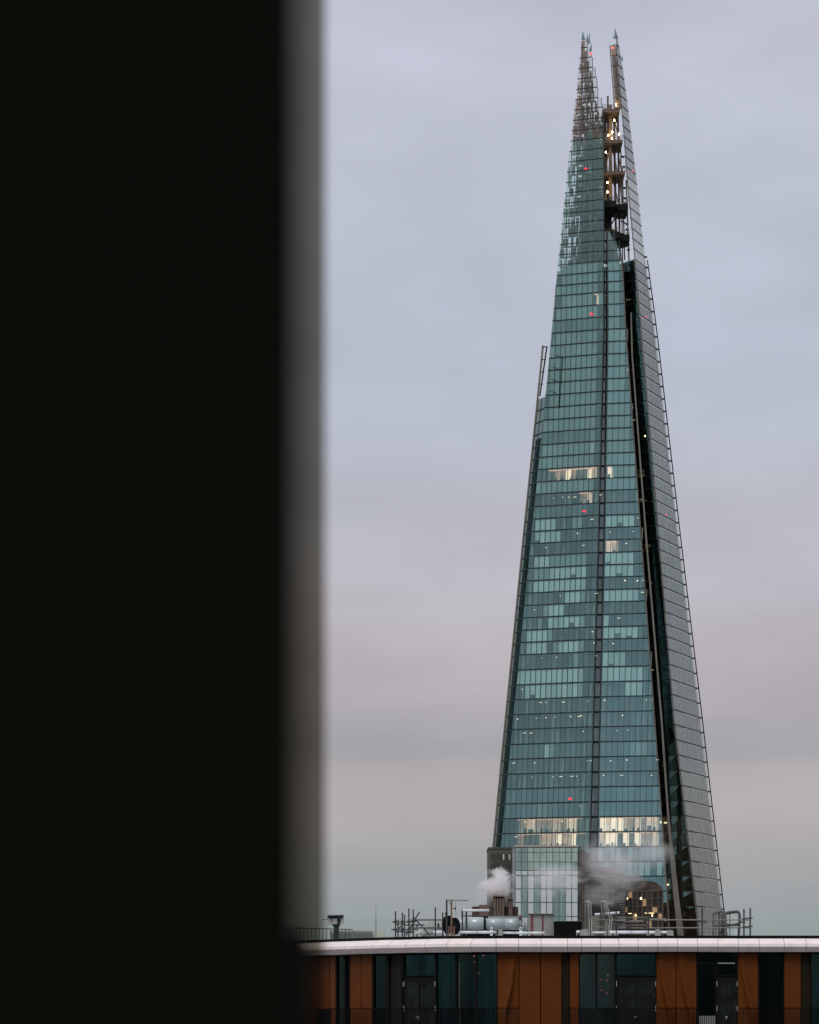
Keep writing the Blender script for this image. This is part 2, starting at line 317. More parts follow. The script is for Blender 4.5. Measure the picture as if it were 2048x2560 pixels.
for i in range(len(FZ) - 1):
    fl = i - NB; z0, z1 = FZ[i], FZ[i + 1]; zb, zt = z0 + 0.17, z1 - 0.17; H = z1 - z0
    spire = z0 > Z_SOLID
    # ---- left front face
    lim = (lambda z: min(L_right(z), L_top(z)))
    n = int((L_right(zb) - L_left(zb)) / PW) + 1
    um = None
    for j in range(n):
        u1b, u1t = L_right(zb) - j * PW, L_right(zt) - j * PW
        u0b, u0t = max(u1b - PW, L_left(zb)), max(u1t - PW, L_left(zt))
        if u1b - u0b < 0.12: continue
        if u1t - u0t < 0.1: u0t = u1t - 0.1
        if spire:
            u1b, u1t = min(u1b, lim(z0) + 0.25), min(u1t, lim(z0 + H * 0.5) + 0.25)
            if u1t - u0t < 0.3: continue
        if um is None: um = u1b
        quad_pane(FL, ('S' if z0 > FL.uz(1500, 345)[1] + rng.uniform(-2.5, 2.5) else 'T') if spire else 'L', u0b, u1b, u0t, u1t, zb, zt, rng.randrange(4))
        panel(mull['L'], FL, u1b - 0.05, u1b + 0.05, u1t - 0.05, u1t + 0.05, zb, zt, 0.03, th=0.2)
        if not spire:
            k = kind_of('L', fl, j, n)
            if k in 'BbDP':
                mi = 'BbDP'.index(k)
                if k == 'B' and rng.random() < 0.25: mi = 1
                zz0 = zb + (0.05 if rng.random() < 0.9 or k != 'B' else rng.uniform(0.5, 1.6))
                panel(blind, FL, u0b + 0.10, u1b - 0.10, u0t + 0.10, u1t - 0.10, zz0, zt - 0.1, -0.32, mi)
            elif fl >= 0:
                if rng.random() < 0.30: panel(clutter, FL, u0b + rng.uniform(0, .6), u1b - rng.uniform(0, .6), u0b + 0.3, u1b - 0.3, zb, zb + rng.uniform(0.5, 1.5), -rng.uniform(1, 3.5), 0, 0.4)
                if rng.random() < (0.30 if fl in (4, 5, 7, 8, 9, 12, 21, 25) else 0.12):
                    w = rng.choice((0.15, 0.2, 0.25, 0.9)); c_ = (u0b + u1b) / 2
                    panel(lampw, FL, c_ - w / 2, c_ + w / 2, c_ - w / 2, c_ + w / 2, zt - 0.62 - (0.08 if w > .5 else rng.uniform(0.1, 0.3)), zt - 0.62, -rng.uniform(1.0, 4), 0, 0.1)
                if rng.random() < 0.25: panel(cols_in, FL, u0b + 0.3, u0b + 0.55, u0b + 0.3, u0b + 0.55, zb, zt, -rng.uniform(0.7, 1.6), 0, 0.25)
    if um is not None: transom('floor_band', FL, L_left(z0) - 0.05, um + 0.05, z0, 0.20, 0.07)
    # ---- middle face
    if z1 < FM.uz(1525, 560)[1]:
        n = max(1, int((M_right(zb) - M_left(zb)) / 1.6) + 1)
        for j in range(n):
            u0b, u0t = M_left(zb) + j * 1.6, M_left(zt) + j * 1.6
            u1b, u1t = min(u0b + 1.6, M_right(zb)), min(u0t + 1.6, M_right(zt))
            if u1b - u0b < 0.12: continue
            if u1t - u0t < 0.1: u1t = u0t + 0.1
            quad_pane(FM, 'T' if spire else 'M', u0b, u1b, u0t, u1t, zb, zt, rng.randrange(4))
            panel(mull['M'], FM, u0b - 0.05, u0b + 0.05, u0t - 0.05, u0t + 0.05, zb, zt, 0.03, th=0.2)
            k = kind_of('M', fl, j, n)
            if spire: continue
            if k in 'BbDP':
                mi = 'BbDP'.index(k)
                if k == 'B' and rng.random() < 0.25: mi = 1
                panel(blind, FM, u0b + 0.1, u1b - 0.1, u0t + 0.1, u1t - 0.1, zb + (0.05 if rng.random() < 0.85 or k != 'B' else rng.uniform(0.4, 1.5)), zt - 0.1, -0.32, mi)
            elif fl >= 0:
                if rng.random() < 0.30: panel(clutter, FM, u0b + 0.2, u1b - rng.uniform(0, .6), u0b + 0.3, u1b - 0.3, zb, zb + rng.uniform(0.5, 1.5), -rng.uniform(1, 3.5), 0, 0.4)
                if rng.random() < 0.20:
                    w = rng.choice((0.2, 0.25, 0.3, 0.9)); c_ = (u0b + u1b) / 2
                    panel(lampw, FM, c_ - w / 2, c_ + w / 2, c_ - w / 2, c_ + w / 2, zt - 0.62 - (0.08 if w > .5 else rng.uniform(0.1, 0.3)), zt - 0.62, -rng.uniform(1.0, 4), 0, 0.1)
                if rng.random() < 0.22: panel(cols_in, FM, u0b + 0.3, u0b + 0.5, u0b + 0.3, u0b + 0.5, zb, zt, -rng.uniform(0.7, 1.6), 0, 0.25)
        transom('floor_band', FM, M_left(z0), M_right(z0), z0, 0.17, 0.05)
    # ---- right flank
    if R_right(z0) > R_left(z0):
        ul, ur = R_left(zb), R_right(zb); n = max(1, round((ur - ul) / 1.5))
        m = MB()
        for j in range(n):
            a0, a1 = ul + (ur - ul) * j / n, ul + (ur - ul) * (j + 1) / n
            tl, tr = R_left(zt), R_right(zt); b0, b1 = tl + (tr - tl) * j / n, tl + (tr - tl) * (j + 1) / n
            m.hexa([FR.P(a0 + .05, zb), FR.P(a1 - .05, zb), FR.P(b1 - .05, zt), FR.P(b0 + .05, zt)],
                   [FR.P(a0 + .05, zb, -.06), FR.P(a1 - .05, zb, -.06), FR.P(b1 - .05, zt, -.06), FR.P(b0 + .05, zt, -.06)], rng.randrange(4), skip=(1,))
            panel(mull['R'], FR, a0 - .04, a0 + .04, b0 - .04, b0 + .04, zb, zt, 0.02, th=0.12)
            if not spire:
                panel(blind, FR, a0 + .1, a1 - .1, b0 + .1, b1 - .1, zb, zt - .1, -0.35, 1 if rng.random() < 0.75 else 2)
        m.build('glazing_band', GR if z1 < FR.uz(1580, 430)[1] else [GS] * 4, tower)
        transom('floor_band', FR, ul, ur, z0, 0.15, 0.04)
        if z0 < FR.uz(1613, 640)[1]:      # outrigger bracket on the free edge
            p = FR.P(ur, z0, 0.0); b_ = MB(); b_.box(p.x - 0.1, p.x + 0.55, p.y - 0.3, p.y + 0.3, z0 - 0.2, z0 + 0.2); b_.build('bracket', FRAME, tower)
    # ---- narrow side shard on the left
    if z1 < FW.uz(1371, 980)[1] and W_right(zb) > W_left(zb):
        m = MB(); wl_, wr_ = W_left(zb), W_right(zb); tl, tr = W_left(zt), W_right(zt)
        m.hexa([FW.P(wl_, zb), FW.P(wr_, zb), FW.P(tr, zt), FW.P(tl, zt)], [FW.P(wl_, zb, -.06), FW.P(wr_, zb, -.06), FW.P(tr, zt, -.06), FW.P(tl, zt, -.06)], 0, skip=(1,))
        m.build('side_pane', GW, tower)
        transom('floor_band', FW, wl_, wr_, z0, 0.34, 0.08)
        panel(mull['W'], FW, (wl_ + wr_) / 2 - .1, (wl_ + wr_) / 2 + .1, (tl + tr) / 2 - .1, (tl + tr) / 2 + .1, zb, zt, 0.03, th=0.2)

# the 300 panes that show largest are parts of their own, the rest is joined
vis = sorted(panes, key=lambda p: -p[0] if p[1] in 'LM' and p[5] > EYE + 25 else 1)
big, rest = vis[:300], vis[300:]
for s_, key, a, b, mi, zc in big:
    m = MB(); m.hexa(a, b, 0, skip=(1,)); m.build('pane', (GL if key == 'L' else GM)[mi], tower)
for key, mats, nm in (('L', GL, 'left_glazing'), ('M', GM, 'middle_glazing'), ('S', [GS] * 4, 'spire_glazing'), ('T', [GT] * 4, 'spire_glazing')):
    m = MB()
    for s_, k, a, b, mi, zc in rest:
        if k == key: m.hexa(a, b, mi, skip=(1,))
    if m.f: stuff(m.build(nm, mats, tower))
for k in mull: stuff(mull[k].build('mullion_grid', MULL, tower))
stuff(blind.build('window_blind', BL, tower)); stuff(clutter.build('office_clutter', WOOD, tower)); stuff(lampw.build('office_lamp', LAMPW, tower))
stuff(cols_in.build('inner_column', mat('col_in', (0.5, 0.52, 0.5), 0.7), tower))

# slabs, lit rooms, core
for i in range(len(FZ)):
    fl = i - NB; z0 = FZ[i]
    if z0 > Z_SOLID + 0.1: break
    m = MB()
    for face, ua, ub in ((FL, L_left(z0) + 0.3, L_right(z0)), (FM, M_left(z0) + 0.1, M_right(z0) - 0.2)):
        sk = 3.4 if face is FL else 0.0
        m.hexa([face.P(ua, z0 - .16, -.32), face.P(ub, z0 - .16, -.32), face.P(ub, z0 + .14, -.32), face.P(ua, z0 + .14, -.32)],
               [face.P(ua - sk, z0 - .16, -7.8), face.P(ub, z0 - .16, -7.8), face.P(ub, z0 + .14, -7.8), face.P(ua - sk, z0 + .14, -7.8)])
    m.build('floor_slab', SLAB, tower)
for fl, lo, hi, fc in ((0, 1, 13, 'L'), (1, 2, 13, 'L'), (27, 1, 9, 'L'), (41, 1, 1, 'L'), (0, 0, 9, 'M'), (1, 0, 9, 'M'), (27, 0, 0, 'M'), (25, 2, 3, 'L'), (21, 0, 1, 'M')):
    z0, z1 = FZ[fl + NB], FZ[fl + NB + 1]; m = MB(); w_ = MB(); f = MB()
    face = FL if fc == 'L' else FM
    for j in range(lo, hi + 1):
        if fc == 'L':
            u1 = L_right(z0) - j * PW; u0 = u1 - PW
            if u0 < L_left(z0) + 0.6: break
        else:
            u0 = M_left(z0) + j * 1.6; u1 = u0 + 1.6
            if u1 > M_right(z0) - 0.5: break
        panel(m, face, u0 + 0.1, u1 - 0.1, u0 + 0.1, u1 - 0.1, z1 - 0.34, z1 - 0.30, -0.7, 0, 1.6)
        dep = rng.uniform(1.9, 3.0)
        panel(w_, face, u0, u1, u0, u1, z0 + 0.2, z1 - 0.3, -dep, (3 if fl == 41 or (fl, fc) == (27, 'M') else rng.choice((0, 0, 1, 1, 2, 2, 3, 4))), 0.15)
        for q in range(rng.randrange(0, 3)):
            a = rng.uniform(u0, u1 - 0.5); w2 = rng.uniform(0.2, 0.7); panel(f, face, a, a + w2, a + 0.05, a + w2, z0 + 0.2, z0 + rng.uniform(0.6, 1.3), -rng.uniform(0.8, 1.7), 0, 0.3)
    m.build('ceiling_light', LAMP, tower); w_.build('room_wall', WALLS, tower); f.build('room_furniture', WOOD, tower)
def core_ring(z, ins, insR):
    wl_ = L_right(z) - L_left(z)
    a = FL.P(L_left(z) + 0.3 - 0.46 * ins, z, -ins); b = FL.P(L_right(z), z, -ins)
    c = FM.P(max(M_right(z) - 0.8, M_left(z) + 0.3), z, -ins); d = FR.P(max(R_left(z), -50) + 3, z, -insR); e = FR.P(R_right(z) - 2, z, -insR)
    f = Vector((a.x + 1.5, e.y, z))
    return [a, b, c, d, e, f]
m = MB(); zs = [0.0] + [FZ[0] + (Z_SOLID - FZ[0]) * t / 8 for t in range(9)]; rings = [core_ring(z, 7.0, 4.2) for z in zs]
for r0, r1 in zip(rings, rings[1:]):
    for k in range(6): m.poly([r0[k], r0[(k + 1) % 6], r1[(k + 1) % 6], r1[k]])
m.poly(rings[-1]); m.build('core', CONC, tower)
m = MB()
for zA, zB in zip(zs[1:], zs[2:]):
    q = lambda z, o: FL.P(L_left(z) + 0.12 - 0.46 * o, z, -o)
    m.poly([q(zA, 0.5), q(zA, 7.2), q(zB, 7.2), q(zB, 0.5)], 1)
    w = lambda z, t: FW.P(W_right(z) * (1 - t) + W_left(z) * t, z, -0.6)
    if zB < FW.uz(1371, 980)[1]: m.poly([w(zA, 0), w(zA, 1), w(zB, 1), w(zB, 0)])
m.build('side_wall', [mat('side_dark', (0.03, 0.045, 0.04), 0.8, var=0.5, scale=0.2), mat('side_pale', (0.50, 0.52, 0.49), 0.8, var=0.4, scale=0.3)], tower)
# hidden lower storeys down to the street
m = MB()
for face, le, ri in ((FL, L_left, L_right), (FM, M_left, M_right), (FR, R_left, R_right), (FW, W_left, W_right)):
    z0, z1 = 0.0, FZ[0]
    panel(m, face, le(z0), ri(z0), le(z1), ri(z1), z0, z1, 0.0, 0, 0.3)
m.build('base_wall', mat('base_wall', (0.05, 0.07, 0.07), 0.2), tower)

# ---- narrow fold slot between the two front faces: recessed strip with a rung at every floor
ztop = FL.uz(1510, 300)[1]; slotz = [z for z in FZ if z < FM.uz(1520, 560)[1]]
SLOTG = glass('slot_panel', (0.13, 0.16, 0.155), (0.35, 0.42, 0.41), fres=0.2, mottle=0.3)
for z0, z1 in zip(slotz, slotz[1:]):
    m = MB()
    a, b = FL.P(L_right(z0) + 0.12, z0 + .2, -0.9), FM.P(M_left(z0) - 0.1, z0 + .2, -0.9); c, d = FM.P(M_left(z1) - 0.1, z1 - .2, -0.9), FL.P(L_right(z1) + 0.12, z1 - .2, -0.9)
    k = Vector((0, 0.1, 0)); m.hexa([a, b, c, d], [a + k, b + k, c + k, d + k], 0, skip=(1,)); m.build('slot_pane', SLOTG, tower)
    m = MB(); a, b = FL.P(L_right(z0) + 0.05, z0, -0.5), FM.P(M_left(z0) - 0.05, z0, -0.5); k = Vector((0, 0.9, 0)); h = Vector((0, 0, 0.24))
    m.hexa([a - h, b - h, b + h, a + h], [a - h + k, b - h + k, b + h + k, a + h + k]); m.build('rung', STEELD, tower)
for face, e, o_ in ((FL, L_right, 0.12), (FM, M_left, -0.12)):
    m = MB(); zz_ = [FZ[0] + (slotz[-1] - FZ[0]) * t / 30 for t in range(31)]
    if face is FL: zz_ += [slotz[-1] + (ztop - slotz[-1]) * t / 8 for t in range(1, 9)]
    for p, q in zip(zz_, zz_[1:]): m.bar(face.P(e(p) + o_, p, 0.05), face.P(e(q) + o_, q, 0.05), 0.2, 0.4)
    m.build('edge_rail', MULL, tower)

# ---- right-hand fracture: dark recess, floors, lit lobby floors, tan shard rising inside it
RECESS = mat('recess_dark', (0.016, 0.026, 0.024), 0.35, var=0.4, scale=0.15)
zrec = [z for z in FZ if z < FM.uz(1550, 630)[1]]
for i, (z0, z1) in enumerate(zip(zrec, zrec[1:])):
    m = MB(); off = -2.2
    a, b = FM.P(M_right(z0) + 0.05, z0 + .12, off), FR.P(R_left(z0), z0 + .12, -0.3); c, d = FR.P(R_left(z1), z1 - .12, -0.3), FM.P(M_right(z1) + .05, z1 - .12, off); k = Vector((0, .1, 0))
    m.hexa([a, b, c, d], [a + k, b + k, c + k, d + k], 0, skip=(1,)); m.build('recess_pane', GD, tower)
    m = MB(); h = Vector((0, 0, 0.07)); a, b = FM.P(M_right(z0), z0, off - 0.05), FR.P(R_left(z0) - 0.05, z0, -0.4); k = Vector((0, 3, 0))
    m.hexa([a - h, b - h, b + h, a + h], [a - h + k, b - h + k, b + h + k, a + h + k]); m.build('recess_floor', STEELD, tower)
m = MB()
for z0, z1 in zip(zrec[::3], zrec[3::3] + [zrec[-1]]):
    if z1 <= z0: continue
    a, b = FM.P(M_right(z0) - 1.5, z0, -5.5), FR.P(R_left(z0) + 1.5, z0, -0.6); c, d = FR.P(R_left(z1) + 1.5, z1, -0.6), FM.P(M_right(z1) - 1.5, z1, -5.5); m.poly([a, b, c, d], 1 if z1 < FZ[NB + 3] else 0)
m.build('recess_wall', [RECESS, mat('recess_lit_brown', (0.16, 0.105, 0.085), 0.8, var=0.7, scale=0.4, emit=((1.0, 0.5, 0.32), 0.02))], tower)  # lower recess: light of lit rooms put into a brown, faintly glowing wall
shard_px = [(781, 1576.5, 1579.5), (888, 1579, 1582.5), (1340, 1613.5, 1617.5), (1800, 1652, 1656.5), (2050, 1669, 1674.5), (2110, 1674, 1682), (2150, 1675.5, 1687), (2340, 1694, 1710), (2370, 1697, 1713)]
m = MB()
for (ya, la, ra), (yb, lb, rb) in zip(shard_px, shard_px[1:]):
    fd = lambda z: min(FM.P(M_right(z), z, 0.0).y, FR.P(R_left(z), z, 0.0).y, FR.P(R_left(z), z, -0.3).y) - 0.4
    Da = fd(at(la, ya, 1003).z); Db = fd(at(lb, yb, 1003).z)
    k = Vector((0.1, 1.2, 0)); p = [at(lb, yb, Db), at(rb, yb, Db), at(ra, ya, Da), at(la, ya, Da)]
    m.hexa(p, [q + k for q in p])
m.build('inner_shard', TAN, tower)
m = MB()
zz_ = [FZ[0] + (FM.uz(1550, 625)[1] - FZ[0]) * t / 30 for t in range(31)]
for p, q in zip(zz_, zz_[1:]): m.bar(FM.P(M_right(p) + 0.12, p, 0.1), FM.P(M_right(q) + 0.12, q, 0.1), 0.28, 0.5)
m.build('edge_rail', mat('edge_brown', (0.10, 0.08, 0.06), 0.6), tower)
m = MB()
zz_ = [FZ[0] + (FR.uz(1544, 143)[1] - FZ[0]) * t / 36 for t in range(37)]
for p, q in zip(zz_, zz_[1:]): m.bar(FR.P(R_left(p) - 0.05, p, 0.05), FR.P(R_left(q) - 0.05, q, 0.05), 0.22, 0.4)
m.build('edge_rail', mat('edge_brown', (0.10, 0.08, 0.06), 0.6), tower)
# free edge fin on the right flank and outer fin of the left side shard
m = MB(); zz_ = [FZ[0] + (FR.uz(1614, 648)[1] - FZ[0]) * t / 30 for t in range(31)]
for p, q in zip(zz_, zz_[1:]): m.bar(FR.P(R_right(p) + 1.3, p, 0.0) + Vector((0.2, 0, 0)), FR.P(R_right(q) + 1.3, q, 0.0) + Vector((0.2, 0, 0)), 0.28, 0.4)
m.build('edge_fin', FRAME, tower)
m = MB(); zz_ = [FZ[0] + (FW.uz(1359, 856)[1] - FZ[0]) * t / 30 for t in range(31)]
for p, q in zip(zz_, zz_[1:]): m.bar(FW.P(W_left(p), p, 0.1), FW.P(W_left(q), q, 0.1), 0.55, 0.4)
m.build('edge_fin', TAN, tower)
m = MB()
a, b = at(1367.5, 866, 1016), at(1350, 990, 1014); m.bar(a, b, 0.4, 0.4)
for y in (867, 899, 930, 960): m.bar(at(1359 - (y - 857) * .1, y, 1018), at(1369 - (y - 866) * .13, y, 1016), 0.25, 0.25)
m.build('edge_fin', STEELD, tower)

# ---- spire steel: back shard, open frame with platforms, columns, braces, warm lamps
YS = 1026.0
def sp(px, py, dy=0.0): return at(px, py, YS + dy)
for k, (x0, x1, y) in enumerate(((1506, 1549, 276), (1506, 1556, 353), (1506, 1562, 431), (1508, 1570, 509), (1522, 1574, 586))):
    m = MB(); th = 0.9 if k < 3 else 1.7
    a, b = sp(x0, y), sp(x1, y); dd = 10 if k < 4 else 6
    if k >= 3: mid = sp(x0 + (x1 - x0) * 0.52, y - 2, 0); m.box(a.x, mid.x, a.y - 4, a.y + dd, a.z - th, a.z); m.box(mid.x, b.x, a.y - 1.5, a.y + dd, a.z - th - 0.4, a.z - 0.4)
    else: m.box(a.x, b.x, a.y - 2, a.y + dd, a.z - th, a.z)
    o = m.build('platform', STEEL if k < 3 else STEELD, tower)
    r_ = MB(); yy = a.y - (4.05 if k >= 3 else 2.05)
    for t in range(9):
        x = a.x + (b.x - a.x) * t / 8; y2 = yy if (k < 3 or t < 5) else a.y - 1.55
        r_.bar((x, y2, a.z - 0.2), (x, y2, a.z + 1.1), 0.10)
    for h in (0.55, 1.1):
        r_.bar((a.x, yy, a.z + h), (a.x + (b.x - a.x) * (0.52 if k >= 3 else 1), yy, a.z + h), 0.09)
        if k >= 3: r_.bar((a.x + (b.x - a.x) * .52, a.y - 1.55, a.z + h - .4), (b.x, a.y - 1.55, a.z + h - .4), 0.09)
    r_.build('railing', STEEL, o)
for x0, y0, x1, y1, w, dy in ((1527, 500, 1526, 262, 0.9, 1), (1541, 640, 1535, 275, 0.6, 3), (1550, 650, 1545, 276, 0.5, 6), (1562, 650, 1556, 420, 0.35, 8), (1515, 520, 1513, 270, 0.5, 5), (1520, 353, 1520, 240, 0.5, 7), (1557, 660, 1552, 350, 0.3, 2), (1573, 660, 1566, 450, 0.4, 0.5)):
    m = MB(); m.bar(sp(x0, y0, dy), sp(x1, y1, dy), w); m.build('column', STEEL, tower)
for x0, y0, x1, y1 in ((1512, 431, 1528, 355), (1544, 431, 1528, 355), (1512, 353, 1532, 277), (1550, 353, 1530, 277), (1511, 507, 1527, 433), (1546, 507, 1529, 433), (1555, 430, 1540, 356), (1556, 508, 1548, 433), (1512, 570, 1525, 600), (1530, 560, 1548, 520), (1552, 552, 1572, 562)):
    m = MB(); m.bar(sp(x0, y0, 2), sp(x1, y1, 2), 0.35); m.build('brace', STEEL, tower)
for x0, x1, y0, y1 in ((1508, 1523, 433, 505), (1508, 1519, 356, 428), (1508, 1517, 282, 350), (1508, 1530, 512, 600)):      # lift shaft behind the frame
    m = MB(); a, b = sp(x0, y1, 8), sp(x1, y0, 8); m.box(a.x, b.x, a.y, a.y + 6, a.z, b.z); m.build('lift_shaft', mat('shaft', (0.07, 0.055, 0.045), 0.8, var=0.4, scale=0.5), tower)
for x, y in ((1519, 456), (1519, 480), (1531, 330), (1521, 338), (1536, 300), (1531, 345), (1548, 335), (1515, 380), (1540, 262)):
    m = MB(); p = sp(x, y, -0.5); m.box(p.x - .13, p.x + .13, p.y - .13, p.y + .13, p.z - .2, p.z + .2); m.build('spire_lamp', LAMPS, tower)
for y in range(365, 640, 13):      # maintenance cradles and cable trays against the sky
    if rng.random() < 0.6:
        m = MB(); a, b = sp(1552 + (y - 365) * .06, y, 4), sp(1560 + (y - 365) * .06, y + rng.uniform(-2, 2), 4); m.bar(a, b, 0.3, 0.5); m.build('tray', STEELD, tower)
m = MB(); a, b = sp(1530, 572, -2), sp(1549, 612, -2); c = sp(1572, 606, 0); d = sp(1574, 590, 0); k = Vector((0, 6, 0)); p = [a, b, c, d]; m.hexa(p, [q + k for q in p]); m.build('soffit', STEELD, tower)
# frame behind the see-through spire glass
for face, le, ri, off in ((FL, L_left, L_right, -4.0),):
    m = MB()
    zsp = [z for z in FZ if z > Z_SOLID - 1]
    for zA, zB in zip(zsp, zsp[1:]):
        rr = min(ri(zB), L_top(zB)); ll = le(zB)
        if rr - ll < 0.8: continue
        for t in (0.30, 0.52, 0.72, 0.9):
            u = ll + (rr - ll) * t + 0.46 * off; m.bar(face.P(u, zA, off), face.P(u, zB, off), 0.45)
        m.bar(face.P(ll + 0.6 + 0.46 * off, zA, off), face.P(rr + 0.46 * off, zA, off), 0.35, 0.4)
        low = zA < FL.uz(1500, 345)[1] + rng.uniform(-2, 2)
        t = 0; u = min(L_right(zB), rr)
        while u > ll + 0.25:
            fr_ = (u - ll) / max(0.1, L_right(zB) - ll); t += 1
            w_ = min(0.78, u - ll)
            skip = rng.random() < ((0.16 if fr_ < 0.30 else 0.05) if low else (0.20 if fr_ < 0.25 else 0.06))
            if not skip:
                o2 = off - rng.uniform(0.3, 2.0); e1 = u - rng.choice((0.0, 0.0, 0.1, 0.3)) + 0.46 * o2; e0 = max(u - w_ + rng.choice((0.0, 0.0, 0.1, 0.3)), ll + 0.3) + 0.46 * o2
                if e1 - e0 < 0.08: u -= 0.78; continue

                panel(m, face, e0, e1, e0, e1, zA + 0.1, zB - rng.choice((0.1, 0.1, 0.1, 0.5)), o2, rng.choice((0, 0, 1, 1, 5)) if not low else rng.choice((3, 3, 3, 3, 4, 4, 2, 6)), 0.2)
            u -= 0.78
    stuff(m.build('spire_frame', [mat('spire_steel', (0.22, 0.165, 0.14), 0.7, var=0.4, scale=0.8), mat('spire_pale', (0.44, 0.35, 0.31), 0.7, var=0.3, scale=1.5), mat('spire_mid', (0.11, 0.10, 0.085), 0.7, var=0.5), mat('spire_grey', (0.21, 0.22, 0.21), 0.7, var=0.4), mat('spire_dim', (0.12, 0.13, 0.124), 0.7), mat('spire_rose', (0.58, 0.45, 0.40), 0.7), mat('spire_light', (0.50, 0.54, 0.52), 0.7)], tower))
m = MB(); zsp = [z for z in FZ if Z_SOLID - 1 < z < FL.uz(1500, 250)[1]]
for zA, zB in zip(zsp[::2], zsp[2::2]):
    for (t0, t1) in ((0.45, 1.0),):
        rr = min(L_right(zB), L_top(zB)); ll = L_left(zB)
        e0, e1 = ll + (rr - ll) * t0 - 3.4, rr - 3.6
        panel(m, FL, e0, e1, e0, e1, zA, zB, -7.4, 0, 2.0)
for zA, zB in zip(zsp, zsp[1:]):
    if zB < FM.uz(1525, 566)[1]: panel(m, FM, M_left(zA) - 1.6, max(M_right(zA) - 1.2, M_left(zA)), M_left(zB) - 1.6, max(M_right(zB) - 1.2, M_left(zB)), zA, zB, -3.0, 0, 1.0)
m.build('spire_core', mat('spire_core', (0.19, 0.185, 0.17), 0.8, var=0.5, scale=0.5), tower)
# second thin shard beside the right spire, with its own panes
zq = [z for z in FZ if FL.uz(1508, 282)[1] < z < FL.uz(1508, 105)[1]]
SD = 1024.0
for zA, zB in zip(zq, zq[1:]):
    yA, yB = HY - (zA - EYE) * F / SD, HY - (zB - EYE) * F / SD
    def xl(y): return interp(y, [113, 269], [1525, 1536.5])
    def xr(y): return interp(y, [100, 143, 217, 310], [1541.5, 1542.5, 1548.5, 1557.5])
    for t in range(2):
        m = MB(); a0, a1 = xl(yA) + (xr(yA) - xl(yA)) * t / 2, xl(yA) + (xr(yA) - xl(yA)) * (t + 1) / 2; b0, b1 = xl(yB) + (xr(yB) - xl(yB)) * t / 2, xl(yB) + (xr(yB) - xl(yB)) * (t + 1) / 2
        p = [at(a0 + .4, yA - 1.5, SD), at(a1 - .4, yA - 1.5, SD), at(b1 - .4, yB + 1.5, SD), at(b0 + .4, yB + 1.5, SD)]; k = Vector((0, .06, 0)); m.hexa(p, [q + k for q in p], 0, skip=(1,)); m.build('spire_pane', GS, tower)
    m = MB(); p = [at(xl(yA) + 2.5, yA - 2, SD + 2), at(xr(yA) - 1.5, yA - 2, SD + 2), at(xr(yB) - 1.5, yB + 3, SD + 2), at(xl(yB) + 2.5, yB + 3, SD + 2)]; m.hexa(p, [q + Vector((0, .2, 0)) for q in p]); m.build('spire_panel', MATS['spire_pale'], tower)
    m = MB(); m.bar(at(xl(yA), yA, SD), at(xr(yA), yA, SD), 0.35, 0.3)
    for x in (xl, xr): m.bar(at(x(yA), yA, SD), at(x(yB), yB, SD), 0.25)
    m.bar(at((xl(yA) + xr(yA)) / 2 + 2, yA, SD + 4), at((xl(yB) + xr(yB)) / 2 + 1, yB, SD + 4), 0.8); m.build('spire_post', STEEL, tower)
# pointed glass tips
for pts, Y in ((((1453.5, 100), (1463, 100), (1457.4, 76)), 1020), (((1466, 104), (1471, 104), (1469.5, 83)), 1021), (((1470, 110), (1476, 108), (1474, 80)), 1022), (((1473, 128), (1480, 126), (1479, 107)), 1022),
               (((1536, 96), (1546, 96), (1537.7, 69)), 1024), (((1533, 96), (1535.5, 96), (1534, 86)), 1025), (((1553, 150), (1558, 152), (1556.5, 138)), 1030)):
    m = MB(); p = [at(x, y, Y) for x, y in pts]; k = Vector((0.05, 0.25, 0)); n0 = len(m.v)
    m.poly(p); m.poly([q + k for q in p][::-1])
    for i in range(3): m.poly([p[i], p[(i + 1) % 3], p[(i + 1) % 3] + k, p[i] + k])
    m.build('glass_tip', glass('glass_tip', (0.12, 0.155, 0.15), (0.35, 0.42, 0.40)) if 'glass_tip' not in MATS else MATS['glass_tip'], tower)
# red obstruction lights
for x, y, f_ in ((1466, 422, FL), (1480.5, 785, FL), (1462.5, 1278, FL), (1427, 1997, FL), (1612, 792, FR), (1662, 1287, FR), (1577, 428, FR)):
    u, z = f_.uz(x, y); p = f_.P(u, z, 0.5); s_ = 0.42 if f_ is FL else 0.12
    m = MB(); m.tube(p + Vector((-s_, 0, -.08)), p + Vector((s_, 0, -.08)), 0.10, 8); m.tube(p + Vector((0, 0, -.16)), p + Vector((0, 0, .2)), 0.15 if f_ is FL else 0.08, 8); m.build('warning_light', RED, tower)
for x, y in ((1477.5, 134), (1532, 119)):
    p = at(x, y, 1021); m = MB(); m.tube(p + Vector((-.4, 0, 0)), p + Vector((.4, 0, 0)), 0.3, 8); m.build('warning_light', emis('lamp_red_soft', (1, 0.22, 0.18), 1.2) if 'lamp_red_soft' not in MATS else MATS['lamp_red_soft'], tower)
# lamps inside the fracture near the bottom
for x, y, w in ((1652, 2056, 3), (1664, 2057, 8), (1670, 2212, 6), (1676, 2284, 6), (1664, 2302, 5), (1736, 2284, 8), (1727, 2186, 7), (1735, 2258, 5), (1736, 2320, 4), (1613, 1090, 3)):
    p = at(x, y, 1001.5); m = MB(); m.box(p.x - w * .05, p.x + w * .05, p.y - .1, p.y + .1, p.z - .22, p.z + .22); m.build('lobby_lamp', emis('lobby', (1.0, 0.75, 0.42), 3.0) if 'lobby' not in MATS else MATS['lobby'], tower)

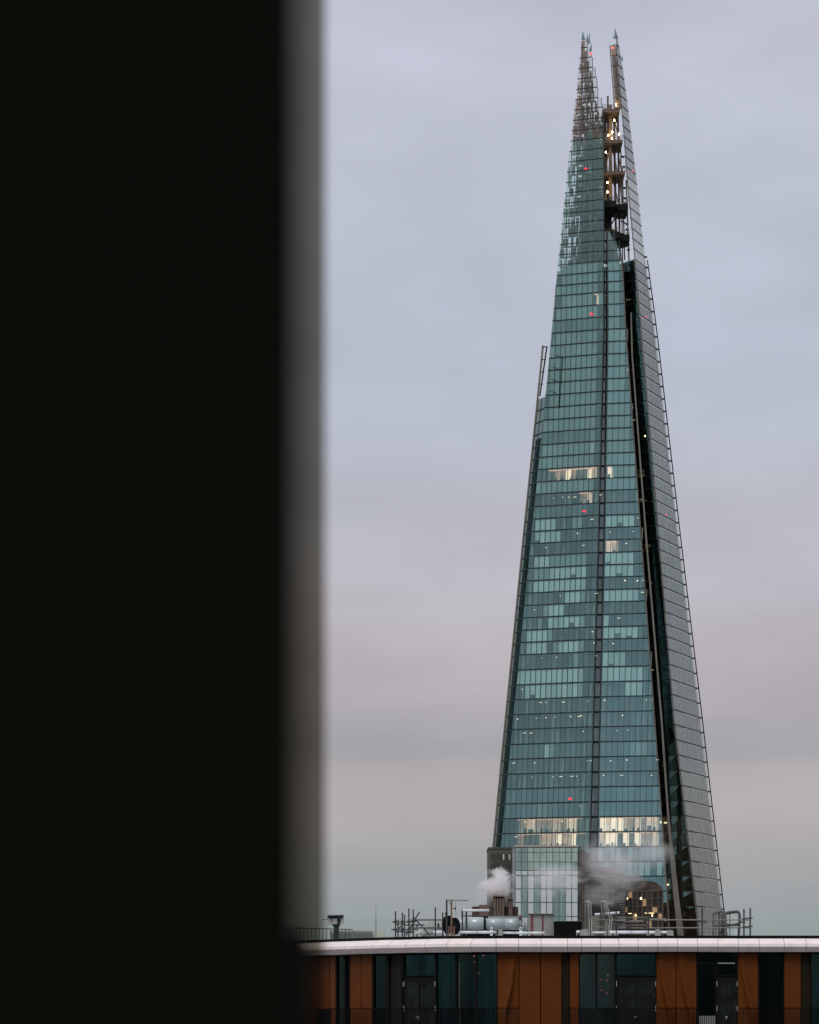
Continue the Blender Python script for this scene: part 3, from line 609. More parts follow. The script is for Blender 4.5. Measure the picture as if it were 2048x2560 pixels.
# =================================================================== buildings round the foot of the tower
# pale glass office block
D = 930.0
blk = thing('office_block', (at(1366, 2300, D).x, D, 0), 'pale glass office block with dark grid of mullions standing before the skyscraper foot', 'building')
xs = [1288 + 15.7 * i for i in range(11)]; ysr = [2119, 2131, 2155, 2176, 2188, 2222, 2256, 2291, 2326, 2362]
PALE = glass('pale_glass', (0.52, 0.60, 0.57), (0.3, 0.4, 0.38), rough=0.08, mottle=0.15, mscale=0.4)
TEALP = glass('teal_glass', (0.30, 0.375, 0.365), (0.45, 0.52, 0.50), rough=0.05, mottle=0.2, mscale=0.4)
FRIT = brickmat('frit_white', (0.60, 0.65, 0.64), (0.52, 0.58, 0.57), (0.30, 0.40, 0.40), 1.0, 0.9, 0.42, 0.5)
patt = 'WTWTWWTTWW'
for r in range(len(ysr) - 1):
    for c in range(10):
        a = at(xs[c] + .9, ysr[r + 1] - .8, D); b = at(xs[c + 1] - .9, ysr[r] + .8, D)
        m = MB(); m.box(a.x, b.x, D - 0.08, D, a.z, b.z)
        if r in (0, 1, 2): mt = TEALP if c < 2 or (r == 2 and c in (1, 9)) else PALE
        elif r == 3: mt = FRIT
        else: mt = FRIT if patt[c] == 'W' else TEALP
        m.build('pane', mt, blk)
GRID = mat('grid_teal', (0.06, 0.11, 0.115), 0.5)
for x in xs:
    a, b = at(x, 2362, D), at(x, 2118, D); m = MB(); m.box(a.x - .09, a.x + .09, D - .2, D + .1, a.z, b.z); m.build('mullion', GRID, blk)
for y in ysr:
    a, b = at(xs[0], y, D), at(xs[-1], y, D); m = MB(); m.box(a.x, b.x, D - .16, D + .05, a.z - .09, a.z + .09); m.build('transom', GRID, blk)
a, b = at(1287, 2117, D), at(1446, 2117, D)
m = MB(); m.box(a.x, b.x, D + .12, D + 24, 0, a.z); m.build('body', mat('block_body', (0.28, 0.34, 0.33), 0.7, var=0.2, scale=0.3), blk)
m = MB(); m.box(a.x - .1, b.x + .1, D - .3, D + 24.2, a.z, a.z + .35); m.build('coping', mat('coping_buff', (0.42, 0.36, 0.30), 0.8), blk)
p = at(1448, 2122, D); m = MB(); m.hexa([(p.x, D + .2, 0), (p.x + 2.6, D + 4, 0), (p.x + 2.6, D + 4, p.z - .9), (p.x, D + .2, p.z)], [(p.x, D + 5, 0), (p.x + 2.6, D + 9, 0), (p.x + 2.6, D + 9, p.z - .9), (p.x, D + 5, p.z)]); m.build('side_wall', mat('side_brown', (0.085, 0.07, 0.058), 0.8, var=0.3, scale=0.5), blk)
for i in range(10):
    if i in (1, 9):      # potted trees behind the top windows
        pass

# brown brick block left of it
D2 = 955.0
bb = thing('brick_block', (at(1255, 2300, D2).x, D2, 0), 'dark brown brick block with rows of narrow windows beside the pale glass block', 'building')
a, b = at(1222, 2122, D2), at(1287, 2122, D2)
DBR = brickmat('brick_dark', (0.085, 0.08, 0.065), (0.065, 0.062, 0.05), (0.10, 0.095, 0.085), 1.6, 0.6, 0.3)
m = MB(); m.box(a.x, b.x, D2, D2 + 20, 0, a.z); m.build('wall', DBR, bb)
m = MB(); m.box(a.x - .15, b.x, D2 - .25, D2 + 20, a.z, a.z + .4); m.build('parapet', mat('parapet_dark', (0.07, 0.075, 0.06), 0.8), bb)
for r, y in enumerate((2136, 2160, 2184, 2208)):
    for c in range(8):
        p, q = at(1228 + c * 7.4, y + 13, D2), at(1228 + c * 7.4 + 3.2, y, D2)
        m = MB(); m.box(p.x, q.x, D2 - .06, D2 + .05, p.z, q.z)
        m.build('window', LAMPW if False else (mat('win_lit', (0.6, 0.62, 0.55), 0.3) if (r, c) in ((0, 4), (0, 6)) else mat('win_dark', (0.015, 0.02, 0.018), 0.15)), bb)
        m = MB(); m.box(q.x + .15, q.x + .3, D2 - .2, D2, p.z - 1, q.z + .6); m.build('pilaster', DBR, bb)

# grey service block and louvred stair tower right of the glass block
D3 = 940.0
sb = thing('service_block', (at(1500, 2300, D3).x, D3, 0), 'dark grey service block half veiled by steam before the middle of the tower', 'building')
DG = mat('dark_render', (0.055, 0.055, 0.05), 0.8, var=0.45, scale=0.25)
a, b = at(1456, 2176, D3), at(1536, 2176, D3)
m = MB(); m.box(a.x, b.x, D3, D3 + 18, 0, a.z); m.build('wall', DG, sb)
m = MB(); m.box(a.x - .1, b.x + .1, D3 - .3, D3 + 18, a.z, a.z + .8); m.build('parapet', mat('parapet_grey', (0.09, 0.088, 0.08), 0.8, var=0.3), sb)
for y in (2190, 2227, 2257, 2300):
    p, q = at(1456, y, D3), at(1536, y, D3); m = MB(); m.box(p.x, q.x, D3 - .2, D3, p.z - .25, p.z + .25); m.build('string_course', mat('course', (0.17, 0.165, 0.15), 0.8), sb)
for x, y0, y1 in ((1520, 2192, 2226), (1520, 2230, 2256), (1458, 2228, 2256), (1477, 2262, 2280), (1500, 2262, 2280), (1520, 2262, 2280)):
    p, q = at(x, y1, D3), at(x + 11, y0, D3); m = MB(); m.box(p.x, q.x, D3 - .05, D3 + .1, p.z, q.z); m.build('window', mat('win_dark', (0.015, 0.02, 0.018), 0.15), sb)
a, b = at(1448, 2196, D3 - 5), at(1456, 2196, D3 - 5); m = MB(); m.box(a.x, b.x, D3 - 5, D3 + 2, 0, a.z); m.build('corner_pier', mat('pier', (0.11, 0.115, 0.09), 0.8, var=0.4, scale=0.4), sb)
D4 = 946.0
lt = thing('louvre_tower', (at(1548, 2300, D4).x, D4, 0), 'narrow stair tower of tilted grey louvres between service block and brown hall reflection', 'building')
a, b = at(1536.5, 2180, D4), at(1562, 2180, D4)
m = MB(); m.box(a.x, b.x, D4 + .5, D4 + 9, 0, a.z); m.build('body', mat('louvre_body', (0.05, 0.05, 0.047), 0.8), lt)
for k in range(26):
    p = at(1536.5, 2182 + k * 6, D4); q = at(1562, 2184.5 + k * 6, D4)
    m = MB(); m.hexa([(p.x, D4, p.z - .12), (q.x, D4, q.z - .12), (q.x, D4, q.z + .06), (p.x, D4, p.z + .06)], [(p.x, D4 + .5, p.z + .1), (q.x, D4 + .5, q.z + .1), (q.x, D4 + .5, q.z + .28), (p.x, D4 + .5, p.z + .28)]); m.build('louvre', mat('louvre', (0.20, 0.195, 0.18), 0.7, var=0.2), lt)
# reflections in the tower's lower glass, put in as a curved brown hall
D5 = 955.0
hall = thing('hall_reflection', (at(1610, 2300, D5).x, D5, 0), 'reflection in the tower glass shaped as a curved brown hall, right of louvre tower', 'building')
HB = mat('hall_reflection_brown', (0.075, 0.055, 0.04), 0.8, var=0.75, scale=0.35)
prof = [(1562, 2204), (1575, 2203), (1600, 2202), (1618, 2202), (1632, 2204), (1645, 2209), (1654, 2218), (1659, 2228), (1660, 2370)]
m = MB(); pts = [at(x, y, D5) for x, y in prof]; bot = [Vector((p.x, D5, 0)) for p in pts]; k = Vector((0, 25, 0))
for i in range(len(pts) - 2):
    m.poly([pts[i], pts[i + 1], pts[i + 1] + k, pts[i] + k])
f_ = pts[:-1] + [Vector((pts[-2].x, D5, 0)), Vector((pts[0].x, D5, 0))]
m.poly(f_[::-1]); m.build('reflection_outline', HB, hall)
for x in (1563, 1570, 1582, 1594, 1606, 1617, 1630, 1645, 1657):
    p, q = at(x, 2362, D5), at(x, 2229, D5); m = MB(); m.box(p.x - .14, p.x + .14, D5 - .3, D5, p.z, q.z); m.build('reflection_post', mat('hall_reflection_frame', (0.11, 0.085, 0.065), 0.7, var=0.5), hall)
for y in (2228, 2246, 2266, 2282, 2300, 2322):
    p, q = at(1562, y, D5), at(1659, y, D5); m = MB(); m.box(p.x, q.x, D5 - .35, D5, p.z - .1, p.z + .1); m.build('reflection_rail', mat('hall_reflection_frame', (0.11, 0.085, 0.065), 0.7, var=0.5), hall)
for r, (y0, y1) in enumerate(((2230, 2245), (2248, 2265), (2268, 2281), (2284, 2299), (2302, 2321), (2324, 2340))):
    for c, (x0, x1) in enumerate(((1564, 1569), (1571, 1581), (1583, 1593), (1595, 1605), (1607, 1616), (1618, 1629), (1631, 1644), (1646, 1656))):
        p, q = at(x0 + .6, y1, D5), at(x1 - .6, y0, D5); m = MB(); m.box(p.x, q.x, D5 - .04, D5 + .1, p.z, q.z)
        m.build('window', mat('hall_reflection_lit', (0.3, 0.2, 0.12), 0.5, var=0.6, scale=1.5, emit=((1.0, 0.6, 0.3), 0.22)) if (r, c) in ((0, 1), (1, 4), (2, 0), (2, 6), (3, 2), (4, 5), (3, 7)) else mat('hall_reflection_win%d' % ((r * 3 + c * 5) % 3), ((0.012, 0.012, 0.01), (0.045, 0.032, 0.022), (0.025, 0.02, 0.015))[(r * 3 + c * 5) % 3], 0.3), hall)  # no real windows: part of the reflection shaped as a hall
for x, y, w, h in ((1569, 2246, 3.5, 5), (1603, 2246, 6, 6), (1575, 2284, 9, 1), (1615, 2283, 6, 1), (1629, 2283, 14, 1.2), (1590, 2289, 2, 5), (1631, 2289, 3, 5)):
    p = at(x, y, D5 - .25); m = MB(); ww, hh = w * .05, h * .05
    if h > 3 and w > 3: m.tube(p + Vector((0, 0, -hh)), p + Vector((0, 0, hh)), ww, 10, r2=ww * .5)
    else: m.box(p.x - ww, p.x + ww, p.y - .1, p.y + .1, p.z - hh, p.z + hh)
    m.build('lamp', MATS['lobby'], hall)
for x0, x1, y in ((1562, 1602, 2191), (1562, 1602, 2197)):
    m = MB(); m.bar(at(x0, y, D5 - 1), at(x1, y, D5 - 1), 0.2); m.build('roof_rail', STEEL, hall)
m = MB()
for t in range(6): m.bar(at(1563 + t * 7.7, 2188, D5 - 1), at(1563 + t * 7.7, 2206, D5 - 1), 0.15)
m.build('rail_post', STEEL, hall)

# brown chimneys nearer the camera
DC = 640.0
ch = thing('chimney_block', (at(1262, 2300, DC).x, DC, 0), 'brown plant room with tall ribbed chimneys venting white steam', 'building')
CB = mat('chimney_brown', (0.16, 0.115, 0.09), 0.8, var=0.25, scale=1.0); CBD = mat('chimney_dark', (0.06, 0.042, 0.036), 0.8, var=0.3)
a, b = at(1222, 2267, DC), at(1296, 2267, DC); m = MB(); m.box(a.x, b.x, DC, DC + 10, 0, a.z); m.build('wall', CBD, ch)
for x0, x1, y in ((1234, 1261, 2243), (1271, 1281.5, 2249)):
    a, b = at(x0, y, DC), at(x1, y, DC); zb = at(0, 2300, DC).z
    m = MB(); m.box(a.x, b.x, DC - 1.5, DC + 1.5, zb, a.z); o = m.build('chimney', CBD, ch)
    n = 4 if x1 - x0 > 15 else 2
    for t in range(n):
        w = (b.x - a.x) / n; m = MB(); m.tube((a.x + w * (t + .5), DC - 1.55, zb), (a.x + w * (t + .5), DC - 1.55, a.z - .25), w * .36, 10); m.build('flue', CB, o)
    m = MB(); m.box(a.x - .06, b.x + .06, DC - 2.0, DC + 1.6, a.z, a.z + .22); m.build('cap', CB, o)
a, b = at(1182, 2266, DC), at(1222, 2266, DC); m = MB(); m.box(a.x, b.x, DC + 1, DC + 8, 0, a.z); m.build('low_wall', CBD, ch)
a, b = at(1199, 2262, DC), at(1222, 2262, DC); m = MB(); m.box(a.x, b.x, DC + .5, DC + 6, at(0, 2290, DC).z, a.z); m.build('vent_housing', CB, ch)

# =================================================================== roof-top building in front
Y0 = 124.0
def fdep(px):
    if px >= 1240: return Y0
    t = (1240 - px) / 470.0
    return Y0 * (1 + 0.056 * t ** 1.9)
def plan(px, off=0.0):
    Y = fdep(px); p = Vector(((px - HX) / F * Y, Y)); e = 2.0
    Ya, Yb = fdep(px - e), fdep(px + e)
    t = Vector(((px + e - HX) / F * Yb - (px - e - HX) / F * Ya, Yb - Ya)).normalized()
    return p + Vector((t.y, -t.x)) * off
def hz(y): return EYE + (HY - y) * Y0 / F
def pt(px, y, off=0.0):
    p = plan(px, off); return Vector((p.x, p.y, hz(y)))
def slabpx(mb, xa, xb, ya, yb, o0, o1, mi=0, steps=None):
    """block on the curved front between two picture columns, heights ya (top) to yb, from offset o0 (front) to o1 (back)"""
    n = steps or max(1, int(abs(xb - xa) / 14) if xa < 1240 else 1)
    for i in range(n):
        x0, x1 = xa + (xb - xa) * i / n, xa + (xb - xa) * (i + 1) / n
        mb.hexa([pt(x0, yb, o0), pt(x1, yb, o0), pt(x1, ya, o0), pt(x0, ya, o0)], [pt(x0, yb, o1), pt(x1, yb, o1), pt(x1, ya, o1), pt(x0, ya, o1)], mi)
X_L, X_R = 655, 2260
fb = thing('apartment_building', (6, 130, 0), 'curved-front building with pale stone cornice and orange metal panels below the roof plant', 'building')
STONE = mat('cornice_stone', (0.77, 0.695, 0.675), 0.75, var=0.07, scale=3.0, bump=0.15, bscale=14)
JOINT = mat('joint_dark', (0.015, 0.014, 0.013), 0.9, spec=0.05)
BLACK = mat('black_metal', (0.006, 0.006, 0.006), 0.6, spec=0.08)
ROOFM = mat('roof_membrane', (0.42, 0.47, 0.48), 0.7, var=0.15, scale=1.5)
joints = [655, 700, 735, 766, 795, 826, 858, 889, 919, 955, 994, 1037, 1082, 1132.6, 1186, 1240, 1296, 1352, 1418, 1453, 1500, 1546, 1594, 1643, 1692, 1742, 1793, 1844, 1896, 1958, 2013, 2066, 2120, 2172, 2226, 2260]
profile = [(0.02, 2346.5), (0.16, 2347.0), (0.17, 2346.8), (0.44, 2360.0), (0.455, 2367.5), (0.315, 2380.0), (0.02, 2380.0)]
for ja, jb in zip(joints, joints[1:]):
    m = MB(); n = 3 if ja < 1240 else 1; g_ = 0.55; tz = rng.uniform(-.25, .25)
    for i in range(n):
        x0, x1 = ja + g_ + (jb - ja - 2 * g_) * i / n, ja + g_ + (jb - ja - 2 * g_) * (i + 1) / n
        A = [pt(x0, y + tz, o) for o, y in profile]; B = [pt(x1, y + tz, o) for o, y in profile]
        for k in range(len(A)): m.poly([A[k], B[k], B[(k + 1) % len(A)], A[(k + 1) % len(A)]])
        if i == 0: m.poly(A[::-1])
        if i == n - 1: m.poly(B)
    m.build('cornice_stone', STONE, fb)
m = MB(); slabpx(m, X_L, X_R, 2349, 2378, 0.19, -0.3, steps=60); m.build('cornice_backing', JOINT, fb)
m = MB(); slabpx(m, X_L, X_R, 2339.4, 2346.4, 0.14, -0.25, steps=60); m.build('roof_flashing', BLACK, fb)
m = MB()
xs_ = [X_L + (X_R - X_L) * i / 60 for i in range(61)]
front = [pt(x, 2341.5, -0.2) for x in xs_]
m.poly(front + [Vector((front[-1].x, 150, front[-1].z)), Vector((front[0].x, 150, front[0].z))]); m.build('roof_deck', ROOFM, fb)
# body behind the glass, down to the street
m = MB(); f2 = [pt(x, 2380, -2.6) for x in xs_]
for a, b in zip(f2, f2[1:]): m.poly([Vector((a.x, a.y, 0)), Vector((b.x, b.y, 0)), b, a])
m.poly([Vector((f2[-1].x, f2[-1].y, 0)), Vector((f2[-1].x, 150, 0)), Vector((f2[-1].x, 150, f2[-1].z)), f2[-1]]); m.poly([Vector((f2[0].x, 150, 0)), Vector((f2[0].x, f2[0].y, 0)), f2[0], Vector((f2[0].x, 150, f2[0].z))])
m.poly([Vector((f2[-1].x, 150, 0)), Vector((f2[0].x, 150, 0)), Vector((f2[0].x, 150, f2[0].z)), Vector((f2[-1].x, 150, f2[-1].z))])
m.build('inner_wall', mat('inner_wall', (0.03, 0.03, 0.03), 0.9, var=0.3, scale=0.6), fb)
m = MB(); slabpx(m, X_L, X_R, 2380.3, 2383.5, 0.05, -2.6, steps=60); m.build('head_beam', BLACK, fb)
m = MB(); slabpx(m, X_L, X_R, 2630, 2650, 0.05, -2.6, steps=60); m.build('storey_slab', JOINT, fb)
m = MB(); slabpx(m, X_L, X_R, 2660, 5400, -0.1, -0.5, steps=60); m.build('lower_wall', mat('lower_wall', (0.10, 0.09, 0.08), 0.8, var=0.2), fb)
ORANGE = mat('orange_metal', (0.098, 0.0265, 0.0026), 0.55, metal=0.0, spec=0.12, var=0.10, scale=5, bump=0.05, bscale=60)
BROWN = mat('brown_metal', (0.014, 0.010, 0.006), 0.6, spec=0.08)
WG = glass('window_glass', (0.014, 0.026, 0.027), (0.5, 0.55, 0.55), fres=0.15, mottle=0.45, mscale=0.7)
WGT = glass('window_teal', (0.014, 0.038, 0.042), (0.45, 0.55, 0.56), fres=0.15, mottle=0.45, mscale=0.9)
WGG = glass('window_grey', (0.038, 0.054, 0.053), (0.4, 0.45, 0.45), fres=0.15, mottle=0.3, mscale=0.7)
WGD = glass('window_black', (0.003, 0.006, 0.006), (0.3, 0.33, 0.33), fres=0.06, mottle=0.5, mscale=0.7)
YB = 2640
def orange_panel(xa, xb, fold=0, y1=YB):
    m = MB(); nu, nv = (14, 24) if fold else (3 if xa < 1240 else 1, 1); d0 = 0.0
    P = []
    for j in range(nv + 1):
        v = j / nv; y = 2383 + (y1 - 2383) * v; vv = min(1, (y - 2383) / 150.0); row = []
        for i in range(nu + 1):
            u = i / nu; x = xa + 0.5 + (xb - xa - 1) * u; o = d0
            if fold:
                c = (0.80 - 0.45 * vv ** 2) if fold > 0 else (0.12 + 0.52 * vv ** 1.5)
                h = 0.04 + 0.16 * vv
                q = (u - c) if fold > 0 else (c - u)
                o += h * (math.exp(-((q) / 0.28) ** 2) if q < 0 else math.exp(-((q) / 0.07) ** 2))
            row.append(pt(x, y, o))
        P.append(row)
    for j in range(nv):
        for i in range(nu): m.poly([P[j + 1][i], P[j + 1][i + 1], P[j][i + 1], P[j][i]])
    B = [pt(xa + .5, 2383, -.05), pt(xb - .5, 2383, -.05), pt(xb - .5, y1, -.05), pt(xa + .5, y1, -.05)]
    m.poly([P[0][0], *[P[j][0] for j in range(1, nv + 1)], B[3], B[0]]); m.poly([B[1], B[2], *[P[j][nu] for j in range(nv, -1, -1)]])
    return m.build('orange_panel', ORANGE, fb, smooth=bool(fold))
for xa, xb, fo in ((668, 700, 0), (701, 735, 0), (736, 771, 0), (772, 823, 0), (824, 839, 0), (875.5, 902, 0), (903, 930, 0), (1244, 1297, 1), (1298, 1351, 0), (1352.3, 1404, 0), (1425, 1447.5, 0), (1641.5, 1690, -1), (1691, 1741.5, -1), (1845.5, 1895.8, -1), (1961, 2002.6, 0), (2090, 2140, 0), (2141, 2190, 0)):
    orange_panel(xa, xb, fo)
m = MB(); slabpx(m, 1404.5, 1424.5, 2383, YB, -0.06, -0.12); m.build('brown_panel', BROWN, fb)
m = MB(); slabpx(m, 2003, 2026.5, 2383, YB, -0.06, -0.12); m.build('brown_panel', BROWN, fb)
m = MB(); slabpx(m, 973.5, 1004.5, 2383, YB, -0.06, -0.12); m.build('brown_panel', mat('charcoal_panel', (0.011, 0.012, 0.011), 0.6, spec=0.1), fb)
m = MB()
for xa, xb in ((838, 876), (929, 1245), (1403, 1426), (1447, 1642), (1741, 1846), (1895, 1962), (2002, 2091), (2189, 2260)): slabpx(m, xa, xb, 2628, YB, -0.05, -0.2)
m.build('sill', BLACK, fb)
def win(xa, xb, y0, y1, g_, fw=1.6, name='window'):
    m = MB(); w = fw
    slabpx(m, xa, xa + w, y0, y1, 0.02, -0.12, steps=1); slabpx(m, xb - w, xb, y0, y1, 0.02, -0.12, steps=1)
    slabpx(m, xa + w, xb - w, y0, y0 + w, 0.018, -0.12, steps=1); slabpx(m, xa + w, xb - w, y1 - w, y1, 0.018, -0.12, steps=1)
    o = m.build(name, BLACK, fb)
    m = MB(); m.poly([pt(xa + w, y1 - w, -0.04), pt(xb - w, y1 - w, -0.04), pt(xb - w, y0 + w, -0.04), pt(xa + w, y0 + w, -0.04)]); m.build('pane', g_, o)
    return o
for xa, xb, g_ in ((840, 862.5, WG), (862.5, 875.3, WG), (932, 968.5, WG), (1090, 1140.5, WGT), (1140.5, 1191, WG), (1191, 1243.5, WGT), (1448, 1491.5, WGG), (1491.5, 1539.5, WGG), (1742, 1790, WGD), (1897, 1960, WGD), (2027, 2089, WGT), (2192, 2258, WGT)):
    win(xa, xb, 2383.5, YB - 13, g_, 2.4)
m = MB(); slabpx(m, 968.5, 973.5, 2383, YB, 0.03, -0.15, steps=1); m.build('mullion', BLACK, fb)
m = MB(); slabpx(m, 1004.5, 1008, 2383, YB, 0.03, -0.15, steps=1); m.build('mullion', BLACK, fb)
HW = mat('hinge_steel', (0.5, 0.47, 0.42), 0.35, metal=0.6)
def door(xa, xb, dark=False):
    win(xa, xb, 2383.5, 2440, WGD if dark else WGT, 2.6, 'transom_window')
    m = MB(); slabpx(m, xa, xb, 2440.5, YB, -0.02, -0.10, steps=1); xm = (xa + xb) / 2
    o = m.build('door', mat('door_frame', (0.008, 0.008, 0.007), 0.6, spec=0.08), fb)
    for x0, x1 in ((xa + 9, xm - 1.5), (xm + 1.5, xb - 3)):
        m = MB(); slabpx(m, x0, x1, 2455, YB - 22, -0.010, -0.018, steps=1); m.build('door_pane', mat('door_glass', (0.010, 0.013, 0.012), 0.2, var=0.6, scale=3, spec=0.12), o)
    for x in (xa + 1.0, xb - 2.2):
        for y in (2453, 2515):
            m = MB(); slabpx(m, x, x + 1.4, y, y + 13, 0.02, -0.02, steps=1); m.build('hinge', HW, o)
    m = MB(); slabpx(m, xm - 5, xm + 1, 2542, 2544, 0.08, 0.05, steps=1); slabpx(m, xm - 2.5, xm - 1, 2540, 2550, 0.05, -0.02, steps=1); m.build('handle', HW, o)
door(1008, 1090); door(1540, 1641); door(1791, 1845, True)
# curtains behind the panes; red dots inside are added, for city lights reflected there
m = MB(); slabpx(m, 1126, 1138, 2404, 2630, -0.35, -0.40, steps=1); m.build('curtain', mat('curtain_green', (0.62, 0.68, 0.52), 0.8), fb)
m = MB(); slabpx(m, 952, 966, 2400, 2630, -0.5, -0.55, steps=1); m.build('curtain', mat('curtain_grey', (0.16, 0.17, 0.17), 0.8), fb)
m = MB(); slabpx(m, 1744, 1788, 2407, 2409.5, -0.3, -0.4); slabpx(m, 1795, 1838, 2407, 2409.5, -0.0, -0.03); m.build('blind_rail', mat('blind_rail', (0.35, 0.36, 0.34), 0.7), fb)
for x, y, w in ((1146, 2383.8 + 4, 2.5), (1154, 2386.5, 6), (1182, 2386.5, 3), (1149, 2403, 2), (1163, 2431, 1.5)):
    m = MB(); slabpx(m, x, x + w, y, y + 1.6, -1.2, -1.25, steps=1); m.build('reflection_dot', MATS['lamp_red_soft'], fb)
for x, y in ((1524, 2437), (1522, 2450), (1508, 2474), (1505, 2447), (1521, 2481)):
    m = MB(); slabpx(m, x, x + 1.8, y, y + 2.2, -1.2, -1.25, steps=1); m.build('reflection_dot', MATS['lamp_red_soft'], fb)
# balcony railings
RAILM = mat('railing_black', (0.004, 0.004, 0.004), 0.6, spec=0.06)
for xa, xb, gap in ((668, 841, 4.7), (876, 1297, 4.7), (1405, 1448, 4.7), (1496, 1741, 4.7), (1845, 2200, 4.7)):
    m = MB(); slabpx(m, xa, xb, 2519.5, 2522, 0.80, 0.76); o = m.build('balcony_railing', RAILM, fb)
    m = MB(); x = xa
    while x < xb:
        p = plan(x, 0.78); m.bar((p.x, p.y, hz(2634)), (p.x, p.y, hz(2521)), 0.022); x += gap * (0.55 + 0.45 * (1 if x > 1100 else max(0.55, (x - 500) / 600)))
    stuff(m.build('baluster_row', RAILM, o))
m = MB(); slabpx(m, 841.5, 875.5, 2521, YB, 0.79, 0.77); m.build('balcony_screen', mat('screen_black', (0.004, 0.004, 0.004), 0.6, spec=0.05), fb)
m = MB(); slabpx(m, 1449, 1495, 2521, YB, 0.79, 0.77); m.build('balcony_screen', glass('screen_glass', (0.012, 0.015, 0.015), (0.35, 0.36, 0.36), fres=0.3), fb)
m = MB(); slabpx(m, X_L, X_R, 2636, 2650, 0.95, 0.06, steps=60); m.build('balcony_slab', JOINT, fb)
m = MB()
for t in range(9): slabpx(m, 1747 + t * 4.6, 1749.6 + t * 4.6, 2540, 2630, 0.3, 0.27)
stuff(m.build('radiator_row', mat('radiator', (0.20, 0.20, 0.19), 0.6), fb))

# =================================================================== plant and scaffolding on that roof
ZR = hz(2341.5)
GAL = mat('scaffold_steel', (0.16, 0.145, 0.13), 0.5, metal=0.4, var=0.35, scale=3)
GALD = mat('scaffold_dark', (0.045, 0.042, 0.045), 0.5, metal=0.3, var=0.3, scale=3)
DUCT = mat('duct_pale', (0.40, 0.47, 0.48), 0.35, metal=0.25, var=0.10, scale=2, bump=0.05)
DUCTD = mat('duct_dull', (0.25, 0.27, 0.26), 0.6, var=0.2, scale=3)
WHITE = mat('white_lagging', (0.66, 0.68, 0.71), 0.5, var=0.06, scale=4)
GREYB = mat('grey_sheet', (0.22, 0.235, 0.22), 0.6, var=0.18, scale=2.5, bump=0.05)
REDST = mat('red_strap', (0.16, 0.012, 0.022), 0.6)
def roofthing(name, px, Y, label, cat, group=None):
    return thing(name, ((px - HX) / F * Y, Y, ZR), label, cat, group)
def ground_pt(px, Y): return Vector(((px - HX) / F * Y, Y, ZR))
def pole(par, px, ytop, Y, r=0.024, mt=None, ybot=None, name='pole'):
    m = MB(); b = ground_pt(px, Y) if ybot is None else at(px, ybot, Y); m.tube(b, at(px, ytop, Y), r, 8); return m.build(name, mt or GALD, par)
def rod(par, x0, y0, x1, y1, Y, r=0.024, mt=None, name='ledger', Y2=None):
    m = MB(); m.tube(at(x0, y0, Y), at(x1, y1, Y2 or Y), r, 8); return m.build(name, mt or GALD, par)

# scaffold at the left end
S = roofthing('scaffold_frame', 1010, 128, 'tangled dark scaffold frame of poles and braces beside the grey vent hood', 'scaffold')
for x, y, Y in ((989, 2278, 127.5), (995.4, 2299, 129), (1006, 2282, 127.5), (1011.6, 2287, 129.5), (1022.5, 2271, 127.5), (1033.4, 2274, 128), (1043, 2310, 129.5)): pole(S, x, y, Y)
for x0, x1, y, Y in ((981, 1038, 2305, 127.4), (978, 1040, 2324.5, 127.4), (988, 1013, 2311, 129), (987, 1034, 2329.5, 129), (1012, 1062, 2313, 129.5), (1014, 1047, 2332, 129.5)): rod(S, x0, y, x1, y - 0.6, Y)
for a in ((1049, 2280, 1015, 2339), (1033, 2292, 1074, 2337.5), (989, 2328, 1013, 2308), (1024, 2325, 1036, 2305)): rod(S, *a, 127.3, name='brace')
for x, y in ((989, 2305), (1006, 2305), (1022.5, 2305), (1033.4, 2305), (989, 2324), (1006, 2324), (1022.5, 2324), (1037, 2302)):
    m = MB(); p = at(x, y, 127.4); m.box(p.x - .045, p.x + .045, p.y - .05, p.y + .05, p.z - .05, p.z + .05); m.build('coupler', GALD, S)
S2 = roofthing('guard_rail', 1088, 126.6, 'two-bar scaffold guard rail between tangled scaffold and black cable drum', 'guard rail')
rod(S2, 1027, 2300, 1113, 2300, 126.6); rod(S2, 1030, 2320, 1113, 2320, 126.6)
pole(S2, 1088.6, 2268.5, 126.6); pole(S2, 1107, 2281, 127.5)
# grey vent hood with hipped top
H_ = roofthing('vent_hood', 1086, 131, 'grey sheet-metal vent hood with chamfered top behind guard rail', 'vent')
a = lambda x, y, Y: at(x, y, Y)
m = MB(); m.hexa([a(1062, 2342, 131), a(1110, 2342, 131), a(1110, 2318, 131), a(1062, 2318, 131)], [a(1062, 2342, 133), a(1110, 2342, 133), a(1110, 2318, 133), a(1062, 2318, 133)])
m.hexa([a(1062, 2317.8, 131), a(1110, 2317.8, 131), a(1107, 2303.5, 131.5), a(1074, 2303.5, 131.5)], [a(1062, 2317.8, 133), a(1110, 2317.8, 133), a(1107, 2303.5, 132.6), a(1074, 2303.5, 132.6)]); m.build('hood', GREYB, H_)
m = MB(); m.box(a(1094, 2317, 131.0).x, a(1098, 2317, 131).x, 130.85, 131.05, a(0, 2317, 131).z, a(0, 2309, 131).z); m.build('louvre', BLACK, H_)
# lagged pipe with grey elbow
P1 = roofthing('lagged_pipe', 1070, 128.6, 'short grey lagged pipe with white end below the vent hood', 'pipe')
m = MB(); m.path([a(1036, 2338, 128.6), a(1040, 2333, 128.6), a(1054, 2332, 128.6)], 0.06, 12); m.build('elbow', mat('lag_cream', (0.5, 0.49, 0.44), 0.7), P1, True)
m = MB(); m.path([a(1054, 2340, 128.6), a(1062, 2333, 128.6), a(1082, 2332, 128.6)], 0.09, 12); m.build('grey_bend', DUCTD, P1, True)
m = MB(); m.tube(a(1082, 2331, 128.6), a(1114, 2331, 128.6), 0.055, 14); m.build('white_run', WHITE, P1, True)
